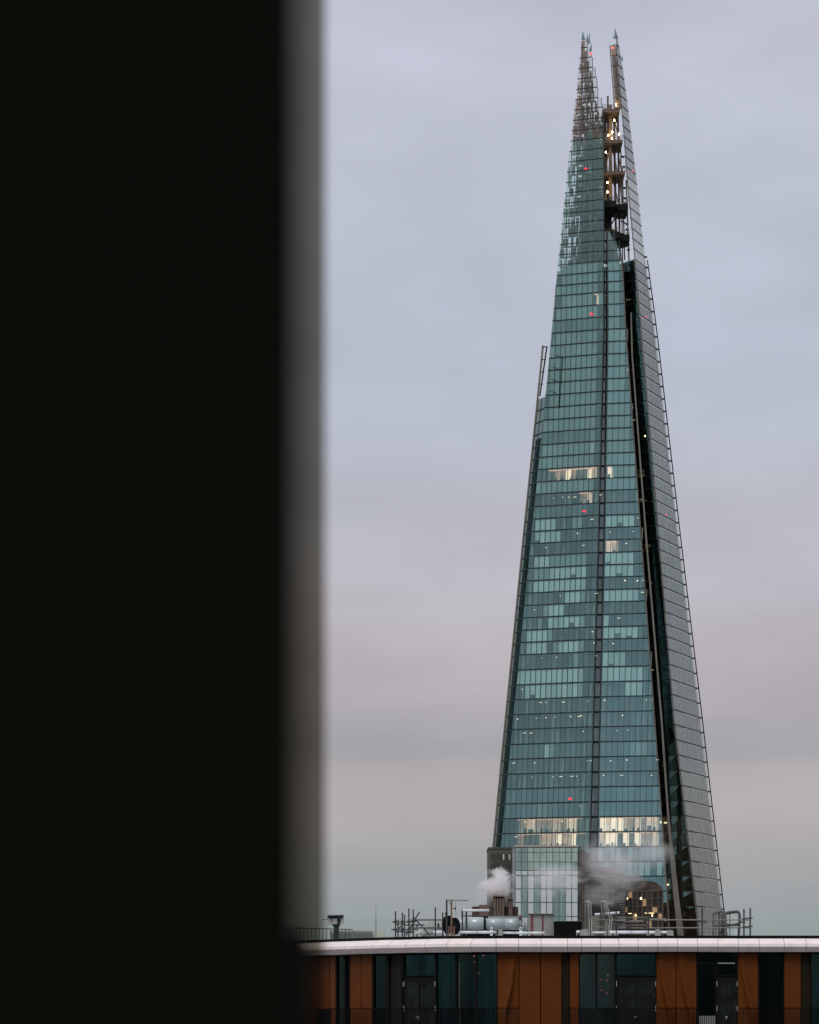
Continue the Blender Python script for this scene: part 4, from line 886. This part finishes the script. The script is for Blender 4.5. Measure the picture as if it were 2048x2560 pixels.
# mast with arm
MS = roofthing('lifting_mast', 1123, 125.6, 'tall twin-pole mast with long horizontal arm over the black cable drum', 'mast')
pole(MS, 1117, 2249, 125.6, 0.03); pole(MS, 1129, 2250, 125.6, 0.03, mat('pole_rust', (0.16, 0.09, 0.06), 0.6, var=0.4, scale=4))
rod(MS, 1115, 2250, 1172, 2251.5, 125.6, 0.018, GAL, 'arm'); rod(MS, 1120, 2253, 1129, 2264, 125.6, 0.008, name='stay'); rod(MS, 1129, 2271, 1139, 2272, 125.6, 0.01, name='stay')
rod(MS, 1139, 2254, 1140, 2288, 125.6, 0.007, GAL, 'cable')
m = MB(); p = at(1138.5, 2271.5, 125.6); m.box(p.x - .025, p.x + .025, p.y - .03, p.y + .03, p.z - .04, p.z + .04); m.build('hook_block', BLACK, MS)
m = MB(); p = at(1115.5, 2285, 125.6); m.box(p.x - .03, p.x + .035, p.y - .05, p.y + .05, p.z - .05, p.z + .05); m.build('winch_box', BLACK, MS)
# black drum: two round flanges on a hub
DR = roofthing('cable_drum', 1128, 127, 'large black cable drum of two round flanges under the mast', 'cable drum')
c1, c2 = at(1120.5, 2312, 126.4), at(1137, 2316, 127.0); ax = Vector((0.80, -0.60, 0)).normalized()
for c_, r in ((c1, 0.315), (c2, 0.295)):
    m = MB(); m.tube(c_ - ax * .03, c_ + ax * .03, r, 36); m.build('flange', mat('drum_black', (0.004, 0.004, 0.005), 0.7, spec=0.08), DR, False)
m = MB(); m.tube(c1, c2, 0.12, 20); m.build('hub', mat('drum_black', (0.004, 0.004, 0.005), 0.7, spec=0.08), DR)
for x in (1122, 1135):
    m = MB(); m.bar(at(x, 2341, 126.2), at(x + 1, 2316, 126.2), 0.05, 0.03); m.build('stand', mat('pole_rust', (0.16, 0.09, 0.06), 0.6), DR)
# long round duct
DU = roofthing('ventilation_duct', 1230, 129, 'long round pale metal ventilation duct lying along the roof behind white pipes', 'duct')
def cyl(x0, x1, yt, yb, Y, mt, par, name, n=28, smooth=True):
    yc = (yt + yb) / 2; r = (yb - yt) / 2 * Y / F; m = MB(); m.tube(at(x0, yc, Y), at(x1, yc, Y), r, n); return m.build(name, mt, par, smooth)
cyl(1146, 1166, 2294, 2325.5, 129, DUCT, DU, 'duct_section'); cyl(1168, 1212, 2293, 2324.5, 129, DUCT, DU, 'duct_section'); cyl(1214, 1259.5, 2296, 2322.5, 129, DUCT, DU, 'duct_section'); cyl(1260.5, 1301, 2296, 2322.5, 129, DUCT, DU, 'duct_section')
for x, yt, yb in ((1167, 2292, 2326), (1213, 2292.6, 2325), (1260, 2295.3, 2323.2), (1302, 2295, 2323.5)): cyl(x - .9, x + .9, yt, yb, 129, DUCT, DU, 'duct_ring')
for i, x in enumerate((1304, 1307.5, 1311, 1314.5)): cyl(x, x + 2.6, 2296 - i * .4, 2323 + i * .5, 129, WHITE if i % 2 else DUCT, DU, 'bellow_ring')
m = MB(); m.hexa([a(1317, 2322, 128.7), a(1317, 2297, 128.7), a(1317, 2297, 129.3), a(1317, 2322, 129.3)][::-1], [a(1328, 2328, 128.5), a(1328, 2286, 128.5), a(1328, 2286, 129.5), a(1328, 2328, 129.5)][::-1]); m.build('transition', GREYB, DU)
m = MB(); m.box(a(1328, 0, 128.9).x, a(1384, 0, 128.9).x, 128.5, 129.6, ZR + .02, a(0, 2286, 128.5).z); m.build('plenum_box', GREYB, DU)
m = MB(); m.box(a(1320, 0, 128.9).x, a(1384.5, 0, 128.9).x, 128.4, 129.7, a(0, 2286, 128.5).z + .002, a(0, 2284.6, 128.5).z); m.build('box_lid', mat('lid_dark', (0.05, 0.045, 0.05), 0.6), DU)
for x, w in ((1330, 5), (1357, 3.4)):
    m = MB(); m.box(a(x - w / 2, 0, 128.5).x, a(x + w / 2, 0, 128.5).x, 128.47, 128.52, ZR + .02, a(0, 2286.2, 128.5).z); m.build('strap', REDST, DU)
m = MB(); m.box(a(1298, 0, 129).x, a(1304, 0, 129).x, 128.7, 129.3, a(0, 2296, 129).z, a(0, 2289, 129).z); m.build('strap', REDST, DU)
for x in (1229, 1302):
    m = MB(); p = at(x, 2327, 128.5); m.box(p.x - .045, p.x + .045, p.y - .05, p.y + .15, ZR, p.z + .12); o = m.build('bracket', WHITE, DU)
    m = MB(); m.tube(p + Vector((0, -.07, .06)), p + Vector((0, -.04, .06)), 0.025, 10); m.build('bolt_hole', BLACK, o)
for x in (1246, 1284.5):
    m = MB(); p = at(x, 2313.5, 128.6); m.box(p.x - .04, p.x + .04, p.y - .05, p.y + .05, p.z - .02, p.z + .025); m.build('lug', DUCTD, DU)
m = MB(); m.box(a(1150, 0, 129.6).x, a(1300, 0, 129.6).x, 129.4, 130.2, ZR, a(0, 2325, 129.6).z); m.build('plinth', BLACK, DU)
m = MB(); m.box(a(1221, 0, 131).x, a(1300, 0, 131).x, 131, 131.4, ZR, a(0, 2290.5, 131).z); m.build('upstand', DUCTD, DU)
# pipe rack above the duct
PR = roofthing('pipe_rack', 1190, 127.6, 'dark steel rack carrying a white pipe above the round duct', 'pipe rack')
for x, y in ((1156, 2275), (1166, 2279), (1211.6, 2291), (1213, 2300)): pole(PR, x, y, 127.6, 0.03, BLACK if x > 1200 else GALD)
rod(PR, 1155, 2290, 1213, 2290.5, 127.6, 0.02); rod(PR, 1166, 2325, 1211, 2325, 127.6, 0.015); rod(PR, 1156, 2275, 1166, 2276, 127.6, 0.02)
m = MB(); m.tube(a(1157, 2276.5, 127.4), a(1223.5, 2276, 127.4), 0.040, 12); m.build('white_pipe', WHITE, PR, True)
# black water tank
BT = roofthing('black_tank', 1420, 128, 'low matt black rectangular tank between duct box and access ladders', 'tank')
m = MB(); m.box(a(1386, 0, 128).x, a(1455, 0, 128).x, 128, 129.4, ZR, a(0, 2303.5, 128).z); m.build('shell', mat('tank_black', (0.004, 0.004, 0.005), 0.9, spec=0.1), BT)
m = MB(); m.box(a(1385.5, 0, 128).x, a(1455.5, 0, 128).x, 127.97, 129.43, a(0, 2303.4, 128).z, a(0, 2302.6, 128).z); m.build('rim', mat('tank_rim', (0.16, 0.2, 0.2), 0.6), BT)
# white lagged pipe runs along the edge
for k, (x0, x1, y, r, lb) in enumerate(((1149, 1242, 2331, .050, 'long white lagged pipe below the round duct'), (1252, 1362, 2332.5, .042, 'white lagged pipe below the grey plenum box'), (1441, 1452, 2330, .05, 'stub of white lagged pipe at the foot of access ladder'), (1481, 1516, 2331.5, .034, 'thin white lagged pipe beneath the access ladders'), (1523.5, 1540.5, 2331, .052, 'short white lagged pipe left of the first rail post'), (1542.5, 1620.5, 2331, .055, 'thick white lagged pipe between two rail posts'), (1622.5, 1680, 2331.5, .055, 'thick white lagged pipe with grey saddles on it'))):
    P = roofthing('lagged_pipe', x0, 126.2, lb, 'pipe', 'white lagged pipes along the roof edge')
    n = max(1, round((x1 - x0) / 38)); xs2 = [x0 + (x1 - x0) * i / n for i in range(n + 1)]
    for q0, q1 in zip(xs2, xs2[1:]):
        m = MB(); m.tube(at(q0 + .25, y, 126.2), at(q1 - .25, y, 126.2), r, 14); m.build('lagging', WHITE, P, True)
    m = MB()
    for q in (x0 + 1.5, x1 - 1.5):
        p = at(q, y, 126.2); m.box(p.x - .02, p.x + .02, 126.17, 126.23, ZR, p.z - r * .6)
    m.build('foot', DUCTD, P)
for k, (x, w, lb) in enumerate(((1251, 13, 'grey saddle block between white pipes near the duct'), (1644.5, 15, 'grey saddle block on the thick white pipe'), (1676, 18, 'flat grey saddle block at the end of white pipe'), (1461, 20, 'lumpy grey sandbag at the ladder foot'))):
    o = roofthing('saddle_block', x, 126, lb, 'block', 'grey blocks along the roof edge'); m = MB(); p0, p1 = at(x - w / 2, 0, 126), at(x + w / 2, 0, 126); zt = at(0, 2323.5 if k != 2 else 2326, 126).z
    ww = (p1.x - p0.x) * .14; m.hexa([(p0.x, 125.85, ZR), (p1.x, 125.85, ZR), (p1.x, 126.2, ZR), (p0.x, 126.2, ZR)], [(p0.x + ww, 125.9, zt), (p1.x - ww, 125.9, zt), (p1.x - ww, 126.15, zt), (p0.x + ww, 126.15, zt)]); m.build('block', GREYB, o)
    m = MB(); m.box(p0.x - .02, p1.x + .02, 125.82, 126.25, ZR - .0, ZR + .03); m.build('pad', BLACK, o)
# access ladders with curved hand hoops
def ladder(px, w, ytop, lb, lean):
    L_ = roofthing('access_ladder', px, 127, lb, 'ladder')
    for s_ in (0, 1):
        x = px + s_ * w * 0.55; m = MB()
        pts = [at(x - 4, ytop + 1.5, 126.8), at(x - 1, ytop, 126.8), at(x + 2.5, ytop + .6, 126.8), at(x + 4.2, ytop + 5, 126.8), at(x + 5, ytop + 14, 126.8), at(x + 5 + lean * .5, ytop + 30, 126.9), at(x + 5 + lean, ytop + 45, 127), at(x + 5 + lean * .8, ytop + 70, 127), at(x + 5 + lean * .8, 2341.5, 127)]
        m.path(pts, 0.022, 8); m.build('hand_hoop', mat('ladder_grey', (0.36, 0.36, 0.33), 0.5, metal=0.3, var=0.2), L_)
        m = MB(); m.tube(at(x - 3, ytop + 2, 127.2), Vector((at(x - 3, 0, 127.2).x, 127.2, ZR)), 0.03, 8); m.build('stile', GAL, L_)
    m = MB()
    for t in range(9): m.tube(at(px - 3, ytop + 14 + t * 8, 127.2), at(px - 3 + w * .55, ytop + 14 + t * 8, 127.2), 0.012, 6)
    m.build('rung', GAL, L_)
ladder(1467, 10, 2253, 'access ladder with upright hoops next to the black tank', 2.0); ladder(1508, 10, 2253, 'access ladder with hoops leaning outward past the tilted white pipe', 12.0)
# tilted white pipe
TP = roofthing('tilted_pipe', 1518, 127.8, 'short tilted white pipe on thin struts amid the access ladders', 'pipe')
m = MB()
for x0, x1 in ((1487.5, 1500.5), (1503, 1513), (1515, 1539), (1542, 1549)):
    y = lambda x: 2286.5 - (x - 1487) * .075; m.tube(at(x0, y(x0), 127.8), at(x1, y(x1), 127.8), 0.042, 12)
m.build('lagging', WHITE, TP, True)
for x in (1494, 1545, 1532): pole(TP, x, 2290, 127.8, 0.016, GAL, name='strut')
m = MB()
for x0, x1, y0, y1 in ((1481, 1499, 2290, 2336), (1509, 1520, 2302, 2336), (1527, 1538, 2306, 2334)): p, q = at(x0, y1, 129), at(x1, y0, 129); m.box(p.x, q.x, 129, 129.3, ZR, q.z)
m.build('valve_cabinet', mat('cabinet_olive', (0.13, 0.135, 0.11), 0.7, var=0.25, scale=3), TP)
# stacked scaffold tubes and guard rails to the right
G1 = roofthing('guard_rail', 1541, 126.9, 'stacked multi-bar scaffold rail in front of the brown hall reflection', 'guard rail')
for x, y in ((1541, 2279), (1621.6, 2292), (1532.5, 2305)): pole(G1, x, y, 126.9, 0.026, GALD)
for x0, x1, y in ((1472, 1571, 2299), (1540, 1622, 2294), (1537, 1612, 2301.5), (1535, 1622, 2313.5), (1478, 1571, 2318), (1537, 1614, 2320.5), (1560, 1615, 2305)): rod(G1, x0, y, x1, y + rng.uniform(-.6, .6), 126.9 + rng.uniform(-.1, .3), 0.020, GAL)
for x, y in ((1541, 2294), (1541, 2313.5), (1621, 2295), (1621, 2314), (1569, 2300), (1612, 2301), (1569, 2319), (1614, 2320)):
    m = MB(); p = at(x, y, 126.85); m.box(p.x - .05, p.x + .05, p.y - .05, p.y + .05, p.z - .05, p.z + .05); m.build('coupler', GALD, G1)
G2 = roofthing('guard_rail', 1756, 126.7, 'long two-bar scaffold guard rail ending in two upright poles at roof end', 'guard rail')
rod(G2, 1623, 2300, 1878, 2300, 126.7, 0.022, GAL); rod(G2, 1623, 2320, 1878, 2319.5, 126.7, 0.022, GAL); rod(G2, 1622, 2297, 1665, 2297, 126.9, 0.02, GAL)
for x, y in ((1755.8, 2270), (1860.3, 2273), (1876, 2270)): pole(G2, x, y, 126.7, 0.028, GALD)
for y in (2295.5, 2316.5): rod(G2, 1856, y + 2, 1882, y - 1, 126.5, 0.026, GALD)
rod(G2, 1847, 2305, 1863, 2306, 126.8, 0.024, GALD)
# caged ladder head
CG = roofthing('ladder_cage', 1815, 128, 'rounded steel ladder cage standing behind the long guard rail', 'ladder cage')
for x, y, r, mt in ((1783, 2284, .02, GALD), (1789, 2284, .014, GAL), (1798, 2281, .026, GALD), (1815.6, 2280, .03, GAL), (1825, 2284, .018, GAL), (1841, 2286, .022, WHITE)): pole(CG, x, y, 128, r, mt, name='upright')
for x in (1805, 1810): pole(CG, x, 2278, 128.2, .045, GAL, name='upright')
for (pts) in ([(1783, 2284), (1797, 2281), (1806, 2278)], [(1783, 2314), (1798, 2315), (1812, 2311)], [(1815, 2283), (1826, 2280), (1845, 2279), (1849, 2284), (1849.5, 2297), (1847, 2341)], [(1816, 2285), (1828, 2283), (1844, 2281.5)], [(1816, 2311), (1830, 2312), (1846, 2309)], [(1816, 2316), (1832, 2314), (1846, 2313)]):
    m = MB(); m.path([at(x, y, 127.9) for x, y in pts], 0.028 if len(pts) < 5 else 0.042, 8); m.build('hoop', GALD, CG)
for x in (1800, 1806): rod(CG, x, 2336, x + 8, 2312, 128.1, .02, GALD, 'strut')
# camera mast and louvred plant behind railing on the left
CM = roofthing('sensor_head', 838, 134, 'dark sensor head with flat top plate and white boxes on the left roof', 'sensor')
m = MB(); m.hexa([a(819, 2296, 134), a(858, 2296, 134), a(860, 2287.5, 133.6), a(818, 2290, 133.6)], [a(821, 2296, 135), a(856, 2296, 135), a(858, 2288.5, 135), a(822, 2287, 135)]); m.build('top_plate', mat('sensor_dark', (0.01, 0.018, 0.018), 0.5), CM)
m = MB(); m.tube(Vector((at(841, 0, 134.4).x, 134.4, ZR)), at(841, 2314, 134.4), 0.10, 12); m.tube(at(841, 2317, 134.4), at(841, 2294, 134.4), 0.13, 12, r2=0.2); m.build('body', mat('sensor_dark', (0.01, 0.018, 0.018), 0.5), CM)
for x0, x1, y0, y1 in ((831, 843, 2296, 2310), (853, 860, 2296, 2310), (817.5, 822, 2300, 2310), (823, 829, 2299, 2312)):
    p, q = at(x0, y1, 133.9), at(x1, y0, 133.9); m = MB(); m.box(p.x, q.x, 133.8, 134.2, p.z, q.z); m.build('housing', mat('housing_cream', (0.42, 0.42, 0.37), 0.6, var=0.2), CM)
rod(CM, 806, 2299.5, 830, 2297, 134, .012, name='arm'); rod(CM, 805, 2301, 807, 2299, 134, .012, name='arm')
LP = roofthing('louvred_plant', 870, 134.5, 'pale green louvred plant screen behind dark railing on the left roof', 'plant screen')
m = MB(); p, q = at(826, 2324, 136), at(962, 2327, 136); m.box(p.x, q.x, 136, 138, ZR - .05, q.z); m.build('casing', mat('plant_green', (0.34, 0.38, 0.31), 0.7, var=0.15, scale=2), LP)
for t in range(26):
    p = at(826 + t * 4.1, 2331, 135.9); m = MB(); m.box(p.x, p.x + .035, 135.85, 136, ZR, at(0, 2328.5, 136).z); m.build('slat', mat('slat_grey', (0.16, 0.19, 0.17), 0.7), LP)
m = MB(); p, q = at(826, 2322, 136.5), at(876, 2322, 136.5); m.box(p.x, q.x, 136.5, 137.5, ZR, q.z); m.build('upper_casing', mat('plant_green', (0.34, 0.38, 0.31), 0.7), LP)
RL = roofthing('roof_railing', 850, 132.6, 'dark upright-bar railing along the curved left roof edge', 'railing')
def rpt(px, y): return at(px, y, fdep(px) + .9)
m = MB(); xs3 = [700 + i * 20 for i in range(10)]
ytop = lambda x: interp(x, [700, 775, 880, 960], [2320, 2321, 2324, 2330])
for x0, x1 in zip(xs3, xs3[1:]): m.bar(rpt(x0, ytop(x0)), rpt(x1, ytop(x1)), 0.03)
m.build('top_rail', mat('rail_green', (0.03, 0.04, 0.038), 0.6), RL)
for i in range(20):
    x = 704 + i * 9.4
    if x > 884: break
    p = rpt(x, ytop(x)); m = MB(); m.bar((p.x, p.y, ZR - .02), p, 0.022); m.build('upright', mat('rail_green', (0.03, 0.04, 0.038), 0.6), RL)
AN = roofthing('whip_antenna', 940, 133, 'thin grey whip antenna rising alone from the left roof', 'antenna')
m = MB(); m.tube(ground_pt(940, 133), at(940, 2300, 133), .014, 6); m.build('rod', GAL, AN); m = MB(); m.tube(at(940, 2300, 133), at(940, 2262, 133), .009, 6, r2=.006); m.build('tip', GAL, AN); m = MB(); b = ground_pt(940, 133); m.tube(b, b + Vector((0, 0, .15)), .035, 8); m.build('base', GALD, AN)

# =================================================================== steam
def steam(name_lbl, px, py, Y, w, h, dep, dens, seed, lean=0.0, thr=0.46):
    m = MB(); c = at(px, py, Y); n, k = 14, 8; W_, H2 = w * Y / F / 2, h * Y / F / 2
    rings = []
    for j in range(1, k):
        ph = math.pi * j / k; rings.append([(math.cos(2 * math.pi * i / n) * math.sin(ph), math.sin(2 * math.pi * i / n) * math.sin(ph), -math.cos(ph)) for i in range(n)])
    v = [(0, 0, -1)] + [q for r in rings for q in r] + [(0, 0, 1)]
    f = [(0, 1 + (i + 1) % n, 1 + i) for i in range(n)]
    for j in range(k - 2):
        for i in range(n): f.append((1 + j * n + i, 1 + j * n + (i + 1) % n, 1 + (j + 1) * n + (i + 1) % n, 1 + (j + 1) * n + i))
    L0 = len(v) - 1; f += [(L0, L0 - n + i, L0 - n + (i + 1) % n) for i in range(n)]
    me = bpy.data.meshes.new('steam'); me.from_pydata(v, [], f)
    mt = bpy.data.materials.new('steam_%d' % seed); mt.use_nodes = True; nt = mt.node_tree; nt.nodes.clear(); N = nt.nodes.new; L = nt.links.new
    o_ = N('ShaderNodeOutputMaterial'); pv = N('ShaderNodeVolumePrincipled'); pv.inputs['Color'].default_value = (0.985, 0.975, 0.98, 1); pv.inputs['Anisotropy'].default_value = 0.0
    t = N('ShaderNodeTexCoord'); nz = N('ShaderNodeTexNoise'); nz.inputs['Scale'].default_value = 2.3; nz.inputs['Detail'].default_value = 6; nz.inputs['Roughness'].default_value = 0.62; nz.inputs['Distortion'].default_value = 0.6
    ad = N('ShaderNodeVectorMath'); ad.inputs[1].default_value = (seed * 3.7, seed * 1.3, seed); L(t.outputs['Object'], ad.inputs[0]); L(ad.outputs[0], nz.inputs['Vector'])
    ln = N('ShaderNodeVectorMath'); ln.operation = 'LENGTH'; L(t.outputs['Object'], ln.inputs[0])
    fo = N('ShaderNodeMapRange'); fo.interpolation_type = 'SMOOTHSTEP'; fo.inputs[1].default_value = 0.0; fo.inputs[2].default_value = 1.0; fo.inputs[3].default_value = 0.16; fo.inputs[4].default_value = -0.30; L(ln.outputs['Value'], fo.inputs[0])
    su = N('ShaderNodeMath'); su.operation = 'ADD'; L(nz.outputs[0], su.inputs[0]); L(fo.outputs[0], su.inputs[1])
    mr = N('ShaderNodeMapRange'); mr.inputs[1].default_value = thr; mr.inputs[2].default_value = thr + 0.22; mr.inputs[3].default_value = 0; mr.inputs[4].default_value = dens; L(su.outputs[0], mr.inputs[0]); L(mr.outputs[0], pv.inputs['Density']); L(pv.outputs[0], o_.inputs['Volume'])
    me.materials.append(mt); o = bpy.data.objects.new('steam', me); col.objects.link(o); o.location = c; o.scale = (W_, dep, H2); o.rotation_euler = (0, lean, 0)
    o['label'] = name_lbl; o['category'] = 'steam'; stuff(o)
steam('thick white steam cloud drifting from the brown chimneys', 1246, 2212, 646, 150, 135, 5.0, 1.5, 1, 0.2, 0.41)
steam('faint thin steam veil beside the brown chimneys', 1215, 2236, 650, 130, 100, 4.0, 0.16, 2, 0, 0.42)
steam('thin steam veil across the pale glass block', 1390, 2200, 915, 320, 150, 6.0, 0.22, 3, 0, 0.41)
steam('grey steam plume rising over the dark service block', 1535, 2165, 930, 320, 220, 8.0, 0.19, 4, 0.35, 0.41)
steam('low steam wisps clinging to the dark service block wall', 1505, 2236, 932, 240, 170, 6.0, 0.13, 5, 0, 0.41)
steam('pale steam puff before the right part of the tower foot', 1622, 2130, 945, 220, 210, 8.0, 0.10, 6, 0, 0.42)

# =================================================================== the viewpoint: terrace, dark pillar, added strip imitating its soft blurred edge
m = MB(); m.box(-9, 5, -8, 3.2, EYE - 1.9, EYE - 1.62); struct(m.build('terrace', mat('terrace', (0.10, 0.10, 0.095), 0.8, var=0.2)))
vb = MB(); vb.box(-12, 8, -30, 3.0, 0, EYE - 1.9); o = vb.build('viewpoint_building', mat('view_wall', (0.07, 0.06, 0.055), 0.8, var=0.2)); tag(o, 'dark building beneath the viewing terrace', 'building')
DP = 0.8; xe = (747 - HX) / F * DP
pil = thing('dark_pillar', (xe - .6, DP + 1.0, EYE - 1.62), 'near-black out-of-focus pillar filling the left edge of the view', 'pillar')
m = MB(); m.box(xe - 1.2, xe, DP, DP + 0.02, EYE - 1.62, EYE + 1.6)
m.hexa([(xe - 1.2, DP + .02, EYE - 1.62), (xe, DP + .02, EYE - 1.62), (xe, DP + .02, EYE + 1.6), (xe - 1.2, DP + .02, EYE + 1.6)], [(xe - 1.4, DP + .5, EYE - 1.62), (xe - .15, DP + .5, EYE - 1.62), (xe - .15, DP + .5, EYE + 1.6), (xe - 1.4, DP + .5, EYE + 1.6)])
m.build('shaft', mat('pillar_black', (0.0042, 0.0045, 0.003), 0.9, spec=0.03, var=0.15, scale=6), pil)
m = MB(); m.box(xe - 1.3, xe - .01, DP + .01, DP + .55, EYE - 1.62, EYE - 1.5); m.build('plinth', mat('pillar_black', (0.006, 0.0065, 0.005), 0.9), pil)
m = MB(); xl_ = (768 - HX) / F * 1.3; zt_ = EYE + (HY - 2334) / F * 1.3; m.box(xl_ - .5, xl_, 1.3, 1.36, EYE - 1.62, zt_); m.build('ledge', mat('pillar_black', (0.0042, 0.0045, 0.003), 0.9), pil)
DS = 2.4; xe2 = (813 - HX) / F * DS  # added strip: imitates the pillar's defocused edge by dimming what lies behind
scn = thing('edge_blur_strip', (xe2 - .1, DS, EYE - 1.62), 'added translucent strip dimming the view beside the dark pillar for its blurred edge', 'strip')
m = MB(); m.box(xe2 - .4, xe2, DS, DS + .008, EYE - 1.55, EYE + 2.4); m.build('blur_sheet', glass('blur_dim', (0.02, 0.02, 0.018), (0.49, 0.475, 0.435), fres=0.05), scn)
m = MB(); m.box(xe2 - .42, xe2, DS - .03, DS + .04, EYE - 1.62, EYE - 1.55); m.build('strip_foot', BLACK, scn)
for o in bpy.data.objects:
    if '_o' in o: del o['_o']
